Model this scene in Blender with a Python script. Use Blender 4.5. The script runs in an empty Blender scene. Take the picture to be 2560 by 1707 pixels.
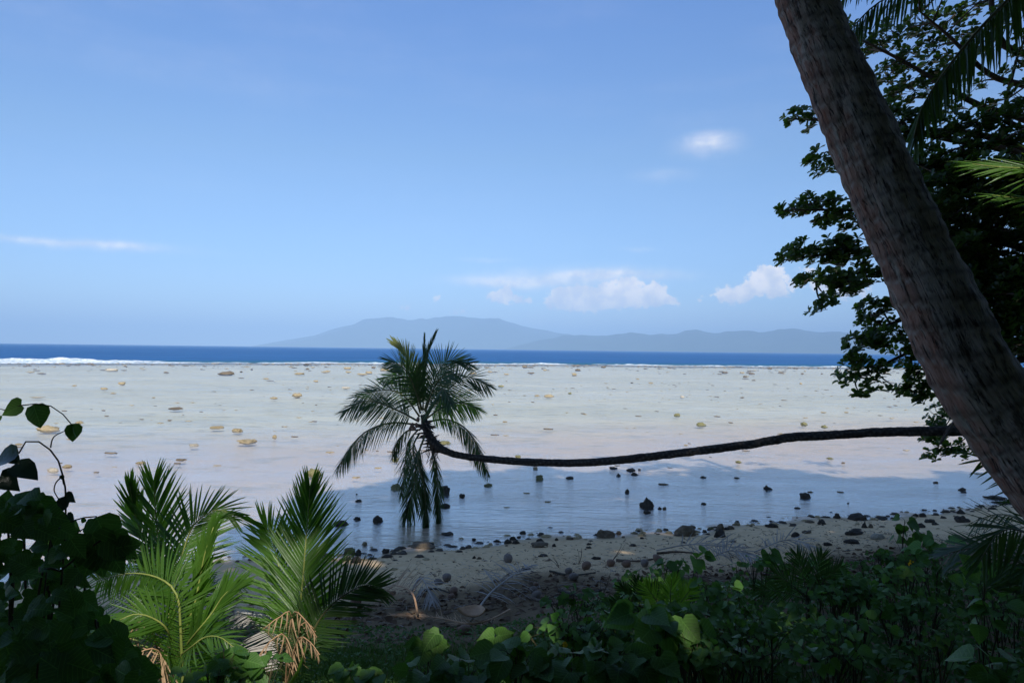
import bpy, math, random
import numpy as np
from mathutils import Vector, Matrix, noise as mnoise

# ------------------------------------------------------------------ camera, light, exposure
SC = bpy.context.scene
F_PX, W_PX, H_PX = 1849.0, 2560.0, 1707.0
CAM = Vector((0, 0, 4.5))
PITCH, ROLL = 0.60, 0.70
cd = bpy.data.cameras.new('camera')
cam = bpy.data.objects.new('camera', cd)
SC.collection.objects.link(cam)
cam.matrix_world = Matrix.Translation(CAM) @ Matrix.Rotation(math.radians(90 + PITCH), 4, 'X') @ Matrix.Rotation(math.radians(ROLL), 4, 'Z')
cd.sensor_width = 36.0
cd.lens = 36.0 * F_PX / W_PX
cd.clip_start, cd.clip_end = 0.05, 120000
SC.camera = cam
CM = cam.matrix_world.to_3x3()

SUN_AZ, SUN_EL = math.radians(166), math.radians(42)
SUN = Vector((math.cos(SUN_EL) * math.sin(SUN_AZ), math.cos(SUN_EL) * math.cos(SUN_AZ), math.sin(SUN_EL)))
SX, SY = -SUN.x / SUN.z, -SUN.y / SUN.z        # where a shadow goes per metre of height
sd = bpy.data.lights.new('sun', 'SUN')
sd.energy, sd.angle, sd.color = 4.7, math.radians(0.53), (1.0, 0.95, 0.87)
so = bpy.data.objects.new('sun', sd)
SC.collection.objects.link(so)
so.rotation_euler = (-SUN).to_track_quat('-Z', 'Y').to_euler()
so.location = (0, -20, 60)

SC.view_settings.view_transform = 'Standard'
SC.view_settings.look = 'None'
SC.view_settings.gamma = 1.0
SC.view_settings.use_curve_mapping = False
SC.view_settings.exposure = 0.0
SC.render.engine = 'CYCLES'
SC.cycles.use_denoising = True
SC.cycles.max_bounces = 8
SC.cycles.diffuse_bounces = 3
SC.cycles.glossy_bounces = 3
SC.cycles.transparent_max_bounces = 12
SC.cycles.transmission_bounces = 4
SC.cycles.volume_bounces = 0
SC.cycles.sample_clamp_indirect = 1.5

rng = np.random.default_rng(7)
random.seed(7)


def ray(u, v):
    d = CM @ Vector(((u - W_PX / 2) / F_PX, -(v - H_PX / 2) / F_PX, -1.0))
    return d.normalized()


def P(u, v, Y):                                  # the point on the sight line of a photo pixel at depth Y
    d = ray(u, v)
    return CAM + d * (Y / d.y)


def az_el(u, v):
    d = ray(u, v)
    return math.atan2(d.x, d.y), math.asin(d.z)


# ------------------------------------------------------------------ node helpers
class NT:
    def __init__(self, tree):
        self.t = tree
        tree.nodes.clear()

    def n(self, kind, **kw):
        nd = self.t.nodes.new(kind)
        for k, v in kw.items():
            if k.startswith('i_'):
                nd.inputs[k[2:].replace('_', ' ')].default_value = v
            else:
                setattr(nd, k, v)
        return nd

    def l(self, a, b):
        self.t.links.new(a, b)

    def val(self, x, sock):
        if isinstance(x, (int, float)):
            sock.default_value = x
        elif isinstance(x, tuple):
            sock.default_value = x if len(x) == len(sock.default_value) else (*x, 1.0)
        else:
            self.l(x, sock)

    def m(self, op, a, b=0.0, c=0.0, clamp=False):
        nd = self.n('ShaderNodeMath', operation=op, use_clamp=clamp)
        self.val(a, nd.inputs[0])
        self.val(b, nd.inputs[1])
        if op in ('MULTIPLY_ADD', 'SMOOTH_MIN', 'SMOOTH_MAX'):
            self.val(c, nd.inputs[2])
        return nd.outputs[0]

    def mix(self, f, a, b, blend='MIX'):
        nd = self.n('ShaderNodeMix', data_type='RGBA', blend_type=blend)
        self.val(f, nd.inputs[0])
        self.val(a, nd.inputs[6])
        self.val(b, nd.inputs[7])
        return nd.outputs[2]

    def step(self, x, lo, hi, a=0.0, b=1.0):
        nd = self.n('ShaderNodeMapRange', interpolation_type='SMOOTHSTEP')
        self.val(x, nd.inputs[0])
        for i, q in zip((1, 2, 3, 4), (lo, hi, a, b)):
            self.val(q, nd.inputs[i])
        return nd.outputs[0]

    def noise(self, vec, scale, detail=3.0, rough=0.55, stretch=None, dist=0.0):
        if stretch:
            mp = self.n('ShaderNodeMapping')
            mp.inputs['Scale'].default_value = stretch
            self.l(vec, mp.inputs[0])
            vec = mp.outputs[0]
        nd = self.n('ShaderNodeTexNoise')
        self.l(vec, nd.inputs['Vector'])
        nd.inputs['Scale'].default_value = scale
        nd.inputs['Detail'].default_value = detail
        nd.inputs['Roughness'].default_value = rough
        nd.inputs['Distortion'].default_value = dist
        return nd.outputs['Fac']

    def bump(self, h, strength=0.5, distance=0.02, normal=None):
        nd = self.n('ShaderNodeBump')
        nd.inputs['Strength'].default_value = strength
        nd.inputs['Distance'].default_value = distance
        self.l(h, nd.inputs['Height'])
        if normal is not None:
            self.l(normal, nd.inputs['Normal'])
        return nd.outputs[0]

    def ramp(self, x, stops):
        nd = self.n('ShaderNodeValToRGB')
        e = nd.color_ramp.elements
        while len(e) < len(stops):
            e.new(0.5)
        for q, (p, c) in zip(e, stops):
            q.position = p
            q.color = (*c, 1.0)
        self.l(x, nd.inputs[0])
        return nd.outputs[0]


def new_mat(name):
    m = bpy.data.materials.new(name)
    m.use_nodes = True
    t = NT(m.node_tree)
    out = t.n('ShaderNodeOutputMaterial')
    return m, t, out


# ------------------------------------------------------------------ sky with its clouds
def build_world():
    w = bpy.data.worlds.new('World')
    SC.world = w
    w.use_nodes = True
    t = NT(w.node_tree)
    out = t.n('ShaderNodeOutputWorld')
    bg = t.n('ShaderNodeBackground')
    sky = t.n('ShaderNodeTexSky', sky_type='NISHITA', sun_disc=False)
    sky.sun_elevation = SUN_EL
    sky.sun_rotation = SUN_AZ
    sky.air_density = SKY_AIR
    sky.dust_density = SKY_DUST
    sky.ozone_density = SKY_OZONE
    tc = t.n('ShaderNodeTexCoord')
    d = tc.outputs['Generated']
    sp = t.n('ShaderNodeSeparateXYZ')
    t.l(d, sp.inputs[0])
    az = t.m('ARCTAN2', sp.outputs[0], sp.outputs[1])
    el = t.m('ARCSINE', sp.outputs[2])
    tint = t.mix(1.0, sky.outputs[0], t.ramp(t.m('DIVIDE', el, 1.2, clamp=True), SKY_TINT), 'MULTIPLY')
    # domain warp
    wn = t.n('ShaderNodeTexNoise', i_Scale=22.0, i_Detail=5.0, i_Roughness=0.62)
    t.l(d, wn.inputs['Vector'])
    ws = t.n('ShaderNodeSeparateColor')
    t.l(wn.outputs['Color'], ws.inputs[0])
    azw = t.m('MULTIPLY_ADD', t.m('SUBTRACT', ws.outputs[0], 0.5), 0.022, az)
    elw = t.m('MULTIPLY_ADD', t.m('SUBTRACT', ws.outputs[1], 0.5), 0.013, el)

    def blobs(lst, A, E):
        acc = None
        for (u, v, ru, rv, amp) in lst:
            a0, e0 = az_el(u, v)
            x = t.m('MULTIPLY', t.m('SUBTRACT', A, a0), F_PX / ru)
            y = t.m('MULTIPLY', t.m('SUBTRACT', E, e0), F_PX / rv)
            r2 = t.m('ADD', t.m('MULTIPLY', x, x), t.m('MULTIPLY', y, y))
            g = t.m('MULTIPLY', t.m('EXPONENT', t.m('MULTIPLY', r2, -1.0)), amp)
            acc = g if acc is None else t.m('ADD', acc, g)
        return acc
    cum = blobs([(1237, 740, 22, 14, 1), (1264, 735, 18, 26, 1.2), (1305, 748, 26, 12, .7), (1400, 745, 40, 24, 1),
                 (1448, 738, 34, 26, 1), (1500, 740, 40, 26, 1), (1545, 730, 36, 28, 1), (1573, 722, 20, 26, 1),
                 (1600, 755, 60, 14, .6), (1634, 730, 34, 26, 1.2), (1672, 752, 28, 14, .8), (1450, 765, 80, 18, .5),
                 (1750, 747, 16, 9, .6), (1812, 735, 30, 18, .9), (1848, 738, 34, 20, 1), (1925, 680, 36, 20, 1),
                 (1905, 705, 34, 26, 1), (1945, 722, 40, 24, 1), (2020, 673, 22, 10, .6), (2050, 712, 40, 18, .6),
                 (2130, 730, 50, 22, .8), (1090, 745, 16, 14, .6), (1014, 765, 18, 16, .45), (1150, 782, 34, 8, .6)], azw, elw)
    det = t.noise(d, 105.0, 7.0, 0.66)
    dens = t.m('ADD', cum, t.m('MULTIPLY', t.m('MULTIPLY', t.m('SUBTRACT', det, 0.5), 2.3), t.m('MULTIPLY', cum, 3.0, clamp=True)))
    a_c = t.step(dens, 0.26, 0.68)
    cir = blobs([(1230, 704, 100, 14, .7), (1350, 703, 130, 20, .9), (1480, 690, 120, 18, 1.1), (1580, 688, 110, 12, .9), (1210, 652, 60, 6, .4),
                 (1760, 363, 60, 22, .8), (1800, 355, 46, 18, .5), (1660, 440, 70, 14, .2), (1590, 626, 40, 6, .25),
                 (120, 606, 220, 9, .4), (300, 614, 90, 9, .7), (40, 598, 90, 6, .4), (1370, 810, 110, 26, .28), (1600, 790, 200, 30, .18)], az, elw)
    cs = t.noise(d, 9.0, 4.0, 0.55, stretch=(1, 1, 7))
    a_s = t.m('MULTIPLY', cir, t.step(cs, 0.25, 0.75, 0.45, 1.15))
    # a veil of very thin high cloud all round the horizon, brighter towards the right
    veil = t.noise(d, 2.2, 5.0, 0.6, stretch=(1, 1, 6))
    a_v = t.m('MULTIPLY', t.step(veil, 0.42, 0.8), t.step(el, 0.02, 0.35, 0.0, 0.06))
    shade = t.noise(d, 45.0, 3.0, 0.5)
    ccol = t.mix(t.step(shade, 0.35, 0.65), (1.05, 1.05, 1.12), CLOUD)
    alpha = t.m('MAXIMUM', t.m('MULTIPLY', a_c, 0.92), t.m('MULTIPLY', a_s, 0.62))
    alpha = t.m('MAXIMUM', alpha, a_v, clamp=True)
    S = SKY_STRENGTH
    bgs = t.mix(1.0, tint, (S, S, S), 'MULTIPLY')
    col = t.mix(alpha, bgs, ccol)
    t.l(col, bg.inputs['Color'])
    bg.inputs['Strength'].default_value = 1.0
    t.l(bg.outputs[0], out.inputs[0])


SKY_STRENGTH, SKY_AIR, SKY_DUST, SKY_OZONE = 0.146, 1.0, 0.0, 2.0
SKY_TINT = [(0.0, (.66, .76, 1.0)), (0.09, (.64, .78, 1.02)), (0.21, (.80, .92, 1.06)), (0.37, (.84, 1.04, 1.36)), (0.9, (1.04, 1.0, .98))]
CLOUD = (1.55, 1.42, 1.32)
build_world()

# ------------------------------------------------------------------ object helpers
COL = SC.collection


def tag(o, label=None, cat=None, group=None, kind=None):
    if label: o['label'] = label
    if cat: o['category'] = cat
    if group: o['group'] = group
    if kind: o['kind'] = kind
    return o


def thing(name, loc, label, cat, group=None):
    o = bpy.data.objects.new(name, None)
    o.empty_display_size = 0.1
    o.location = loc
    COL.objects.link(o)
    o.matrix_world = Matrix.Translation(Vector(loc))
    return tag(o, label, cat, group)


def mesh(name, V, faces, mat, smooth=True):
    """faces: list of arrays (n,k), k constant inside each array."""
    V = np.asarray(V, dtype=np.float32).reshape(-1, 3)
    me = bpy.data.meshes.new(name)
    if not isinstance(faces, (list, tuple)) or (len(faces) and np.ndim(faces[0]) == 1):
        faces = [np.asarray(faces)]
    faces = [np.asarray(f, dtype=np.int32) for f in faces if len(f)]
    nl = sum(f.size for f in faces)
    npoly = sum(len(f) for f in faces)
    me.vertices.add(len(V))
    me.vertices.foreach_set('co', V.ravel())
    me.loops.add(nl)
    me.loops.foreach_set('vertex_index', np.concatenate([f.ravel() for f in faces]))
    me.polygons.add(npoly)
    tot = np.concatenate([np.full(len(f), f.shape[1], dtype=np.int32) for f in faces])
    start = np.concatenate([[0], np.cumsum(tot)[:-1]]).astype(np.int32)
    me.polygons.foreach_set('loop_start', start)
    try:
        me.polygons.foreach_set('loop_total', tot)
    except Exception:
        pass
    me.polygons.foreach_set('use_smooth', np.full(npoly, smooth))
    me.update(calc_edges=True)
    if mat: me.materials.append(mat)
    return me


def link(name, me, parent=None, world=None):
    """Child meshes keep world coordinates: their origin sits at the world's origin unless WORLD is given."""
    o = bpy.data.objects.new(name, me)
    COL.objects.link(o)
    w = world if world is not None else Matrix.Identity(4)
    if parent is not None:
        o.parent = parent
        o.matrix_parent_inverse = Matrix.Identity(4)
        o.matrix_basis = WM[parent.name].inverted() @ w if parent.name in WM else Matrix.Translation(-parent.location) @ w
    else:
        o.matrix_basis = w
    WM[o.name] = w.copy()
    return o


WM = {}


def grid_faces(nu, nv, wrap=False):
    i = np.arange(nu - 1)[:, None]
    j = np.arange(nv if wrap else nv - 1)[None, :]
    j2 = (j + 1) % nv
    a, b, c, d = i * nv + j, i * nv + j2, (i + 1) * nv + j2, (i + 1) * nv + j
    return np.stack([a + 0 * j, b + 0 * i, c + 0 * i, d + 0 * j], -1).reshape(-1, 4)


def spline(pts, n):
    """Catmull-Rom through pts (any dimension), n samples evenly in parameter."""
    p = np.asarray([list(q) for q in pts], dtype=float)
    if len(p) == 2:
        s = np.linspace(0, 1, n)[:, None]
        return p[0] * (1 - s) + p[1] * s
    ext = np.vstack([2 * p[0] - p[1], p, 2 * p[-1] - p[-2]])
    seg = np.linalg.norm(np.diff(p[:, :3], axis=0), axis=1)
    cum = np.concatenate([[0], np.cumsum(seg)])
    out = []
    for s in np.linspace(0, cum[-1], n):
        k = min(int(np.searchsorted(cum, s, side='right')) - 1, len(p) - 2)
        u = (s - cum[k]) / max(seg[k], 1e-9)
        a, b, c, d = ext[k:k + 4]
        out.append(0.5 * ((2 * b) + (-a + c) * u + (2 * a - 5 * b + 4 * c - d) * u * u + (-a + 3 * b - 3 * c + d) * u ** 3))
    return np.array(out)


def frames(C):
    T = np.gradient(C, axis=0)
    T /= np.linalg.norm(T, axis=1)[:, None] + 1e-12
    ref = np.array([0, 0, 1.0]) if abs(T[0][2]) < 0.9 else np.array([0, -1.0, 0])
    N = []
    n = ref - T[0] * ref.dot(T[0])
    n /= np.linalg.norm(n)
    for tt in T:
        n = n - tt * n.dot(tt)
        n /= np.linalg.norm(n) + 1e-12
        N.append(n)
    N = np.array(N)
    return T, N, np.cross(T, N)


def tube_arrays(C, R, seg=8, disp=None, flat=1.0):
    C = np.asarray(C, float)
    T, N, B = frames(C)
    th = np.linspace(0, 2 * np.pi, seg, endpoint=False)
    R = np.asarray(R, float)
    rr = R[:, None] * np.ones(seg)[None, :]
    if disp is not None:
        s = np.concatenate([[0], np.cumsum(np.linalg.norm(np.diff(C, axis=0), axis=1))])
        rr = rr + disp(s[:, None], th[None, :], rr)
    V = C[:, None, :] + rr[..., None] * (np.cos(th)[None, :, None] * N[:, None, :] * flat + np.sin(th)[None, :, None] * B[:, None, :])
    V = V.reshape(-1, 3)
    F = grid_faces(len(C), seg, wrap=True)
    V = np.vstack([V, C[0], C[-1]])
    n = len(C) * seg
    j = np.arange(seg)
    cap = np.vstack([np.stack([(j + 1) % seg, j, np.full(seg, n)], -1), np.stack([n - seg + j, n - seg + (j + 1) % seg, np.full(seg, n + 1)], -1)])
    return V, F, cap


def tube(name, pts, r0, r1, mat, parent=None, n=16, seg=8, disp=None, radii=None, uv=False, flat=1.0):
    C = spline(pts, n)
    if radii is not None:
        R = np.interp(np.linspace(0, 1, n), np.linspace(0, 1, len(radii)), radii)
    else:
        R = np.linspace(r0, r1, n)
    V, F, cap = tube_arrays(C[:, :3], R, seg, disp, flat)
    me = mesh(name, V, [F, cap], mat)
    if uv:
        s = np.concatenate([[0], np.cumsum(np.linalg.norm(np.diff(C[:, :3], axis=0), axis=1))])
        a1 = np.zeros(len(V)); a1[:n * seg] = np.repeat(s, seg)
        th = np.tile(np.linspace(0, 2 * np.pi, seg, endpoint=False), n)
        a2 = np.zeros(len(V)); a2[:n * seg] = np.cos(th)
        a3 = np.zeros(len(V)); a3[:n * seg] = np.sin(th)
        vec = np.stack([a2, a3, a1], -1).astype(np.float32)
        at = me.attributes.new('bark', 'FLOAT_VECTOR', 'POINT')
        at.data.foreach_set('vector', vec.ravel())
    return link(name, me, parent)


class Bag:
    """Collects shapes that become ONE mesh."""
    def __init__(self): self.V, self.F4, self.F3, self.n = [], [], [], 0

    def add(self, V, F4=None, F3=None):
        V = np.asarray(V, float)
        self.V.append(V)
        if F4 is not None and len(F4): self.F4.append(np.asarray(F4) + self.n)
        if F3 is not None and len(F3): self.F3.append(np.asarray(F3) + self.n)
        self.n += len(V)

    def tube(self, pts, r0, r1, n=6, seg=5):
        C = spline(pts, n)
        V, F, cap = tube_arrays(C, np.linspace(r0, r1, n), seg)
        self.add(V, F, cap)

    def stamp(self, tmpl, mats):
        """tmpl (V,F) copied by every 4x4 in MATS (N,4,4)."""
        V, F = tmpl
        mats = np.asarray(mats, float)
        if not len(mats): return
        A = np.einsum('nij,vj->nvi', mats[:, :3, :3], V) + mats[:, None, :3, 3]
        k = len(V)
        off = (np.arange(len(mats)) * k)[:, None, None]
        FF = (F[None] + off).reshape(-1, F.shape[1])
        self.add(A.reshape(-1, 3), FF if F.shape[1] == 4 else None, FF if F.shape[1] == 3 else None)

    def build(self, name, mat, parent=None, smooth=True, kind=None):
        if not self.n: return None
        fs = []
        if self.F4: fs.append(np.concatenate(self.F4))
        if self.F3: fs.append(np.concatenate(self.F3))
        o = link(name, mesh(name, np.concatenate(self.V), fs, mat, smooth), parent)
        if kind: o['kind'] = kind
        return o


# ------------------------------------------------------------------ leaf shapes (unit length along +X)
def blade(outline, bend=0.15, fold=0.1, twist=0.0, tz=1.0):
    """outline: list of (x_centre, x_edge, half width)."""
    V, F = [], []
    for xc, xe, w in outline:
        for s in (-1, 0, 1):
            x = xc if s == 0 else xe
            y = s * w
            z = -bend * max(x, 0) ** 2 - (fold * abs(y) if s else 0) * -1
            V.append((x, y * math.cos(twist * x), z + y * math.sin(twist * x) * tz))
    n = len(outline)
    for i in range(n - 1):
        a = i * 3
        F += [(a, a + 3, a + 4, a + 1), (a + 1, a + 4, a + 5, a + 2)]
    return np.array(V, float), np.array(F)


# width is 1 at the widest half: scaled by the matrix's Y column
LEAFLET = [blade([(0, 0, .25), (.12, .12, .8), (.4, .4, 1.0), (.7, .7, .72), (.9, .9, .34), (1, 1, .04)], b, .0, tw, .025) for b, tw in ((0.02, 0), (.1, .3), (.22, -.3), (.4, .5), (.65, -.4))]
for q in LEAFLET:
    q[0][1::3, 2] -= 0.006                      # the midrib of a leaflet lies lower than its edges
OVATE = [blade([(0, 0, .03), (.06, .04, .3), (.25, .25, .47), (.5, .52, .44), (.75, .78, .25), (.92, .93, .09), (1, 1, .01)], b, f, tw) for b, f, tw in ((.05, .25, 0), (.2, .35, .25), (.35, .2, -.25))]
HEART = [blade([(0, -.02, .02), (.03, -.13, .26), (.12, .02, .47), (.32, .3, .50), (.58, .58, .34), (.8, .8, .16), (1, 1, .01)], b, f, tw) for b, f, tw in ((.05, .2, 0), (.25, .3, .3), (.45, .15, -.3))]
OBOV = [blade([(0, 0, .02), (.25, .25, .12), (.55, .55, .27), (.8, .8, .29), (.95, .95, .15), (1, 1, .03)], b, f) for b, f in ((.05, .3), (.2, .4))]
GRASS = [blade([(0, 0, 1), (.35, .35, .9), (.7, .7, .55), (1, 1, .05)], b, 0) for b in (.1, .5, .9)]


def mat_dir(loc, d, up, L, W=None, zscale=None):
    """A 4x4 whose X runs along d, Z towards up."""
    d = np.asarray(d, float); d = d / (np.linalg.norm(d) + 1e-12)
    z = np.asarray(up, float); z = z - d * z.dot(d)
    nz = np.linalg.norm(z)
    if nz < 1e-6:
        z = np.array([1.0, 0, 0]) - d * d[0]; nz = np.linalg.norm(z)
    z = z / nz
    y = np.cross(z, d)
    M = np.eye(4)
    M[:3, 0] = d * L
    M[:3, 1] = y * (W if W is not None else L)
    M[:3, 2] = z * (zscale if zscale is not None else L)
    M[:3, 3] = loc
    return M


BASE_ME = {}


def leaf_object(name, shape_key, shapes, k, mat, parent, M):
    key = (shape_key, k, mat.name)
    if key not in BASE_ME:
        BASE_ME[key] = mesh(name, shapes[k][0], shapes[k][1], mat)
    return link(name, BASE_ME[key], parent, Matrix(M.tolist()))

# ------------------------------------------------------------------ materials
def leaf_mat(name, c1, c2, trans, tfac=0.35, rough=0.42, spec=0.5, brown=None, brown_amt=0.0, veins=False):
    m, t, out = new_mat(name)
    geo = t.n('ShaderNodeNewGeometry')
    isl = geo.outputs['Random Per Island']
    pos = geo.outputs['Position']
    info = t.n('ShaderNodeObjectInfo')
    rnd = t.m('FRACT', t.m('ADD', t.m('MULTIPLY', isl, 7.3), info.outputs['Random']))
    f = t.m('ADD', t.m('MULTIPLY', rnd, 0.7), t.m('MULTIPLY', t.noise(pos, 9.0, 3.0), 0.4), clamp=True)
    col = t.mix(f, (*c1, 1), (*c2, 1))
    if brown:
        g = t.step(t.noise(pos, 5.0, 4.0, 0.7), 0.62 - brown_amt, 0.72 - brown_amt)
        col = t.mix(g, col, (*brown, 1))
    hgt = t.noise(pos, 60.0, 3.0)
    if veins:                                     # the leaf's own axes: x from stalk to tip, y across
        oc = t.n('ShaderNodeTexCoord').outputs['Object']
        sv = t.n('ShaderNodeSeparateXYZ')
        t.l(oc, sv.inputs[0])
        ay = t.m('ABSOLUTE', sv.outputs[1])
        mid = t.step(ay, .006, .022, 1, 0)
        sv2 = t.m('SINE', t.m('MULTIPLY', t.m('SUBTRACT', sv.outputs[0], t.m('MULTIPLY', ay, .75)), 42.0))
        vn = t.m('MAXIMUM', mid, t.m('MULTIPLY', t.step(sv2, .72, .98), .6))
        col = t.mix(t.m('MULTIPLY', vn, .45), col, tuple(x * 2.6 + .02 for x in c2) + (1,))
        blem = t.step(t.noise(oc, 9.0, 5.0, .7), .66, .72)
        col = t.mix(t.m('MULTIPLY', blem, .7), col, (.09, .06, .025, 1))
        hgt = t.m('ADD', hgt, t.m('MULTIPLY', vn, -1.2))
    p = t.n('ShaderNodeBsdfPrincipled')
    t.l(col, p.inputs['Base Color'])
    p.inputs['Roughness'].default_value = rough
    p.inputs['Specular IOR Level'].default_value = spec
    bn = t.bump(hgt, 0.4 if veins else 0.25, 0.01)
    t.l(bn, p.inputs['Normal'])
    tr = t.n('ShaderNodeBsdfTranslucent')
    tcol = t.mix(f, tuple(x * 0.8 for x in trans) + (1,), (*trans, 1))
    t.l(tcol, tr.inputs['Color'])
    mx = t.n('ShaderNodeMixShader')
    mx.inputs[0].default_value = tfac
    t.l(p.outputs[0], mx.inputs[1])
    t.l(tr.outputs[0], mx.inputs[2])
    t.l(mx.outputs[0], out.inputs[0])
    return m


def plain_mat(name, c1, c2, scale=6.0, rough=0.85, bump=0.4, dist=0.02, stretch=None, c3=None, spec=0.3):
    m, t, out = new_mat(name)
    tc = t.n('ShaderNodeTexCoord')
    pos = tc.outputs['Object']
    a = t.noise(pos, scale, 6.0, 0.65, stretch)
    b = t.noise(pos, scale * 4.3, 5.0, 0.65, stretch)
    col = t.mix(t.step(a, 0.3, 0.7), (*c1, 1), (*c2, 1))
    if c3:
        col = t.mix(t.step(b, 0.52, 0.66), col, (*c3, 1))
    p = t.n('ShaderNodeBsdfPrincipled')
    t.l(col, p.inputs['Base Color'])
    p.inputs['Roughness'].default_value = rough
    p.inputs['Specular IOR Level'].default_value = spec
    t.l(t.bump(t.m('ADD', a, t.m('MULTIPLY', b, 0.6)), bump, dist), p.inputs['Normal'])
    t.l(p.outputs[0], out.inputs[0])
    return m


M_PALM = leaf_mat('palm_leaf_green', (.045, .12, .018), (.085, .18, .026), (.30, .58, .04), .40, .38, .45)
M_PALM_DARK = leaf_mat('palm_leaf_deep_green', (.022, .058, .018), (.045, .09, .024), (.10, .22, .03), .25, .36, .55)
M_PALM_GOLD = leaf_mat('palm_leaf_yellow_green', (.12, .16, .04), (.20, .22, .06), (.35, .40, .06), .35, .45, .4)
M_PALM_DEAD = leaf_mat('palm_leaf_dry_tan', (.36, .23, .13), (.50, .35, .22), (.35, .2, .09), .15, .7, .2)
M_PALM_GREY = leaf_mat('palm_leaf_dry_grey', (.30, .28, .26), (.52, .49, .46), (.15, .13, .1), .08, .75, .2)
M_RIB = plain_mat('frond_rib_yellow_green', (.20, .26, .06), (.30, .33, .09), 10, .5, .1)
M_RIB_DARK = plain_mat('frond_rib_olive', (.07, .09, .03), (.12, .12, .05), 10, .5, .1)
M_RIB_DEAD = plain_mat('frond_rib_dry', (.40, .24, .13), (.55, .34, .2), 10, .7, .3)
M_RIB_GREY = plain_mat('frond_rib_grey', (.34, .31, .28), (.5, .46, .43), 10, .8, .3)
M_TREE = leaf_mat('tree_leaf_glossy_green', (.012, .034, .008), (.060, .105, .020), (.16, .32, .03), .34, .32, .45)
M_CANOPY = leaf_mat('canopy_leaf_green', (.06, .10, .025), (.10, .15, .035), (.34, .42, .10), .45, .5, .3)
M_VINE = leaf_mat('vine_leaf_green', (0.0624, 0.1622, 0.0437), (0.1373, 0.2995, 0.0624), (.08, .20, .02), .25, .50, .28, veins=True)
M_SHRUB = leaf_mat('shrub_leaf_green', (0.0440, 0.1157, 0.0248), (0.0936, 0.2065, 0.0385), (.12, .28, .03), .30, .50, .28, veins=True)
M_SHRUB_B = leaf_mat('shrub_leaf_bright', (.05, .14, .03), (.09, .20, .04), (.20, .45, .05), .38, .45, .4, veins=True)
M_COVER = leaf_mat('ground_cover_green', (0.0435, 0.1087, 0.0254), (0.1015, 0.2102, 0.0399), (.09, .20, .02), .28, .55, .22, brown=(.04, .03, .014), brown_amt=.02)
M_GRASS = leaf_mat('grass_green', (0.0764, 0.1747, 0.0393), (0.1529, 0.2621, 0.0655), (.12, .22, .03), .25, .6, .2)
M_FLOWER = leaf_mat('petal_yellow', (.7, .5, .03), (.8, .6, .05), (.6, .4, .02), .3, .6, .2)
M_STEM = plain_mat('stem_brown_green', (.06, .06, .025), (.09, .07, .04), 20, .7, .2)
M_WOOD = plain_mat('limb_bark_grey_brown', (.07, .055, .045), (.13, .11, .09), 8, .9, .7, stretch=(1, 1, .3))
M_TWIG = plain_mat('twig_brown', (.10, .07, .05), (.17, .13, .10), 20, .9, .4)
M_COCO = plain_mat('coconut_husk_brown', (.22, .13, .09), (.34, .23, .17), 14, .85, .6, stretch=(1, 1, .25), c3=(.16, .10, .07))
M_COCO_G = plain_mat('coconut_husk_weathered', (.20, .16, .13), (.33, .28, .25), 14, .9, .6, stretch=(1, 1, .25), c3=(.13, .10, .08))
M_ROCK_T = plain_mat('coral_rock_tan', (.40, .31, .17), (.58, .47, .30), 3.5, .95, 1.0, .06, c3=(.22, .17, .08))
M_ROCK_P = plain_mat('coral_rock_pale', (.52, .45, .34), (.70, .64, .53), 3.5, .95, 1.0, .06, c3=(.34, .28, .18))
M_ROCK_D = plain_mat('coral_rock_dark', (.060, .052, .042), (.13, .11, .085), 4, .85, 1.0, .05, c3=(.04, .035, .028))
M_ROCK_B = plain_mat('shore_rock_brown', (.15, .115, .075), (.26, .205, .14), 4, .9, .8, .04, c3=(.09, .07, .045))
M_ROCK_O = plain_mat('coral_rock_olive', (.20, .20, .08), (.36, .33, .17), 4, .9, 1.0, .05, c3=(.10, .09, .04))


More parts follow.
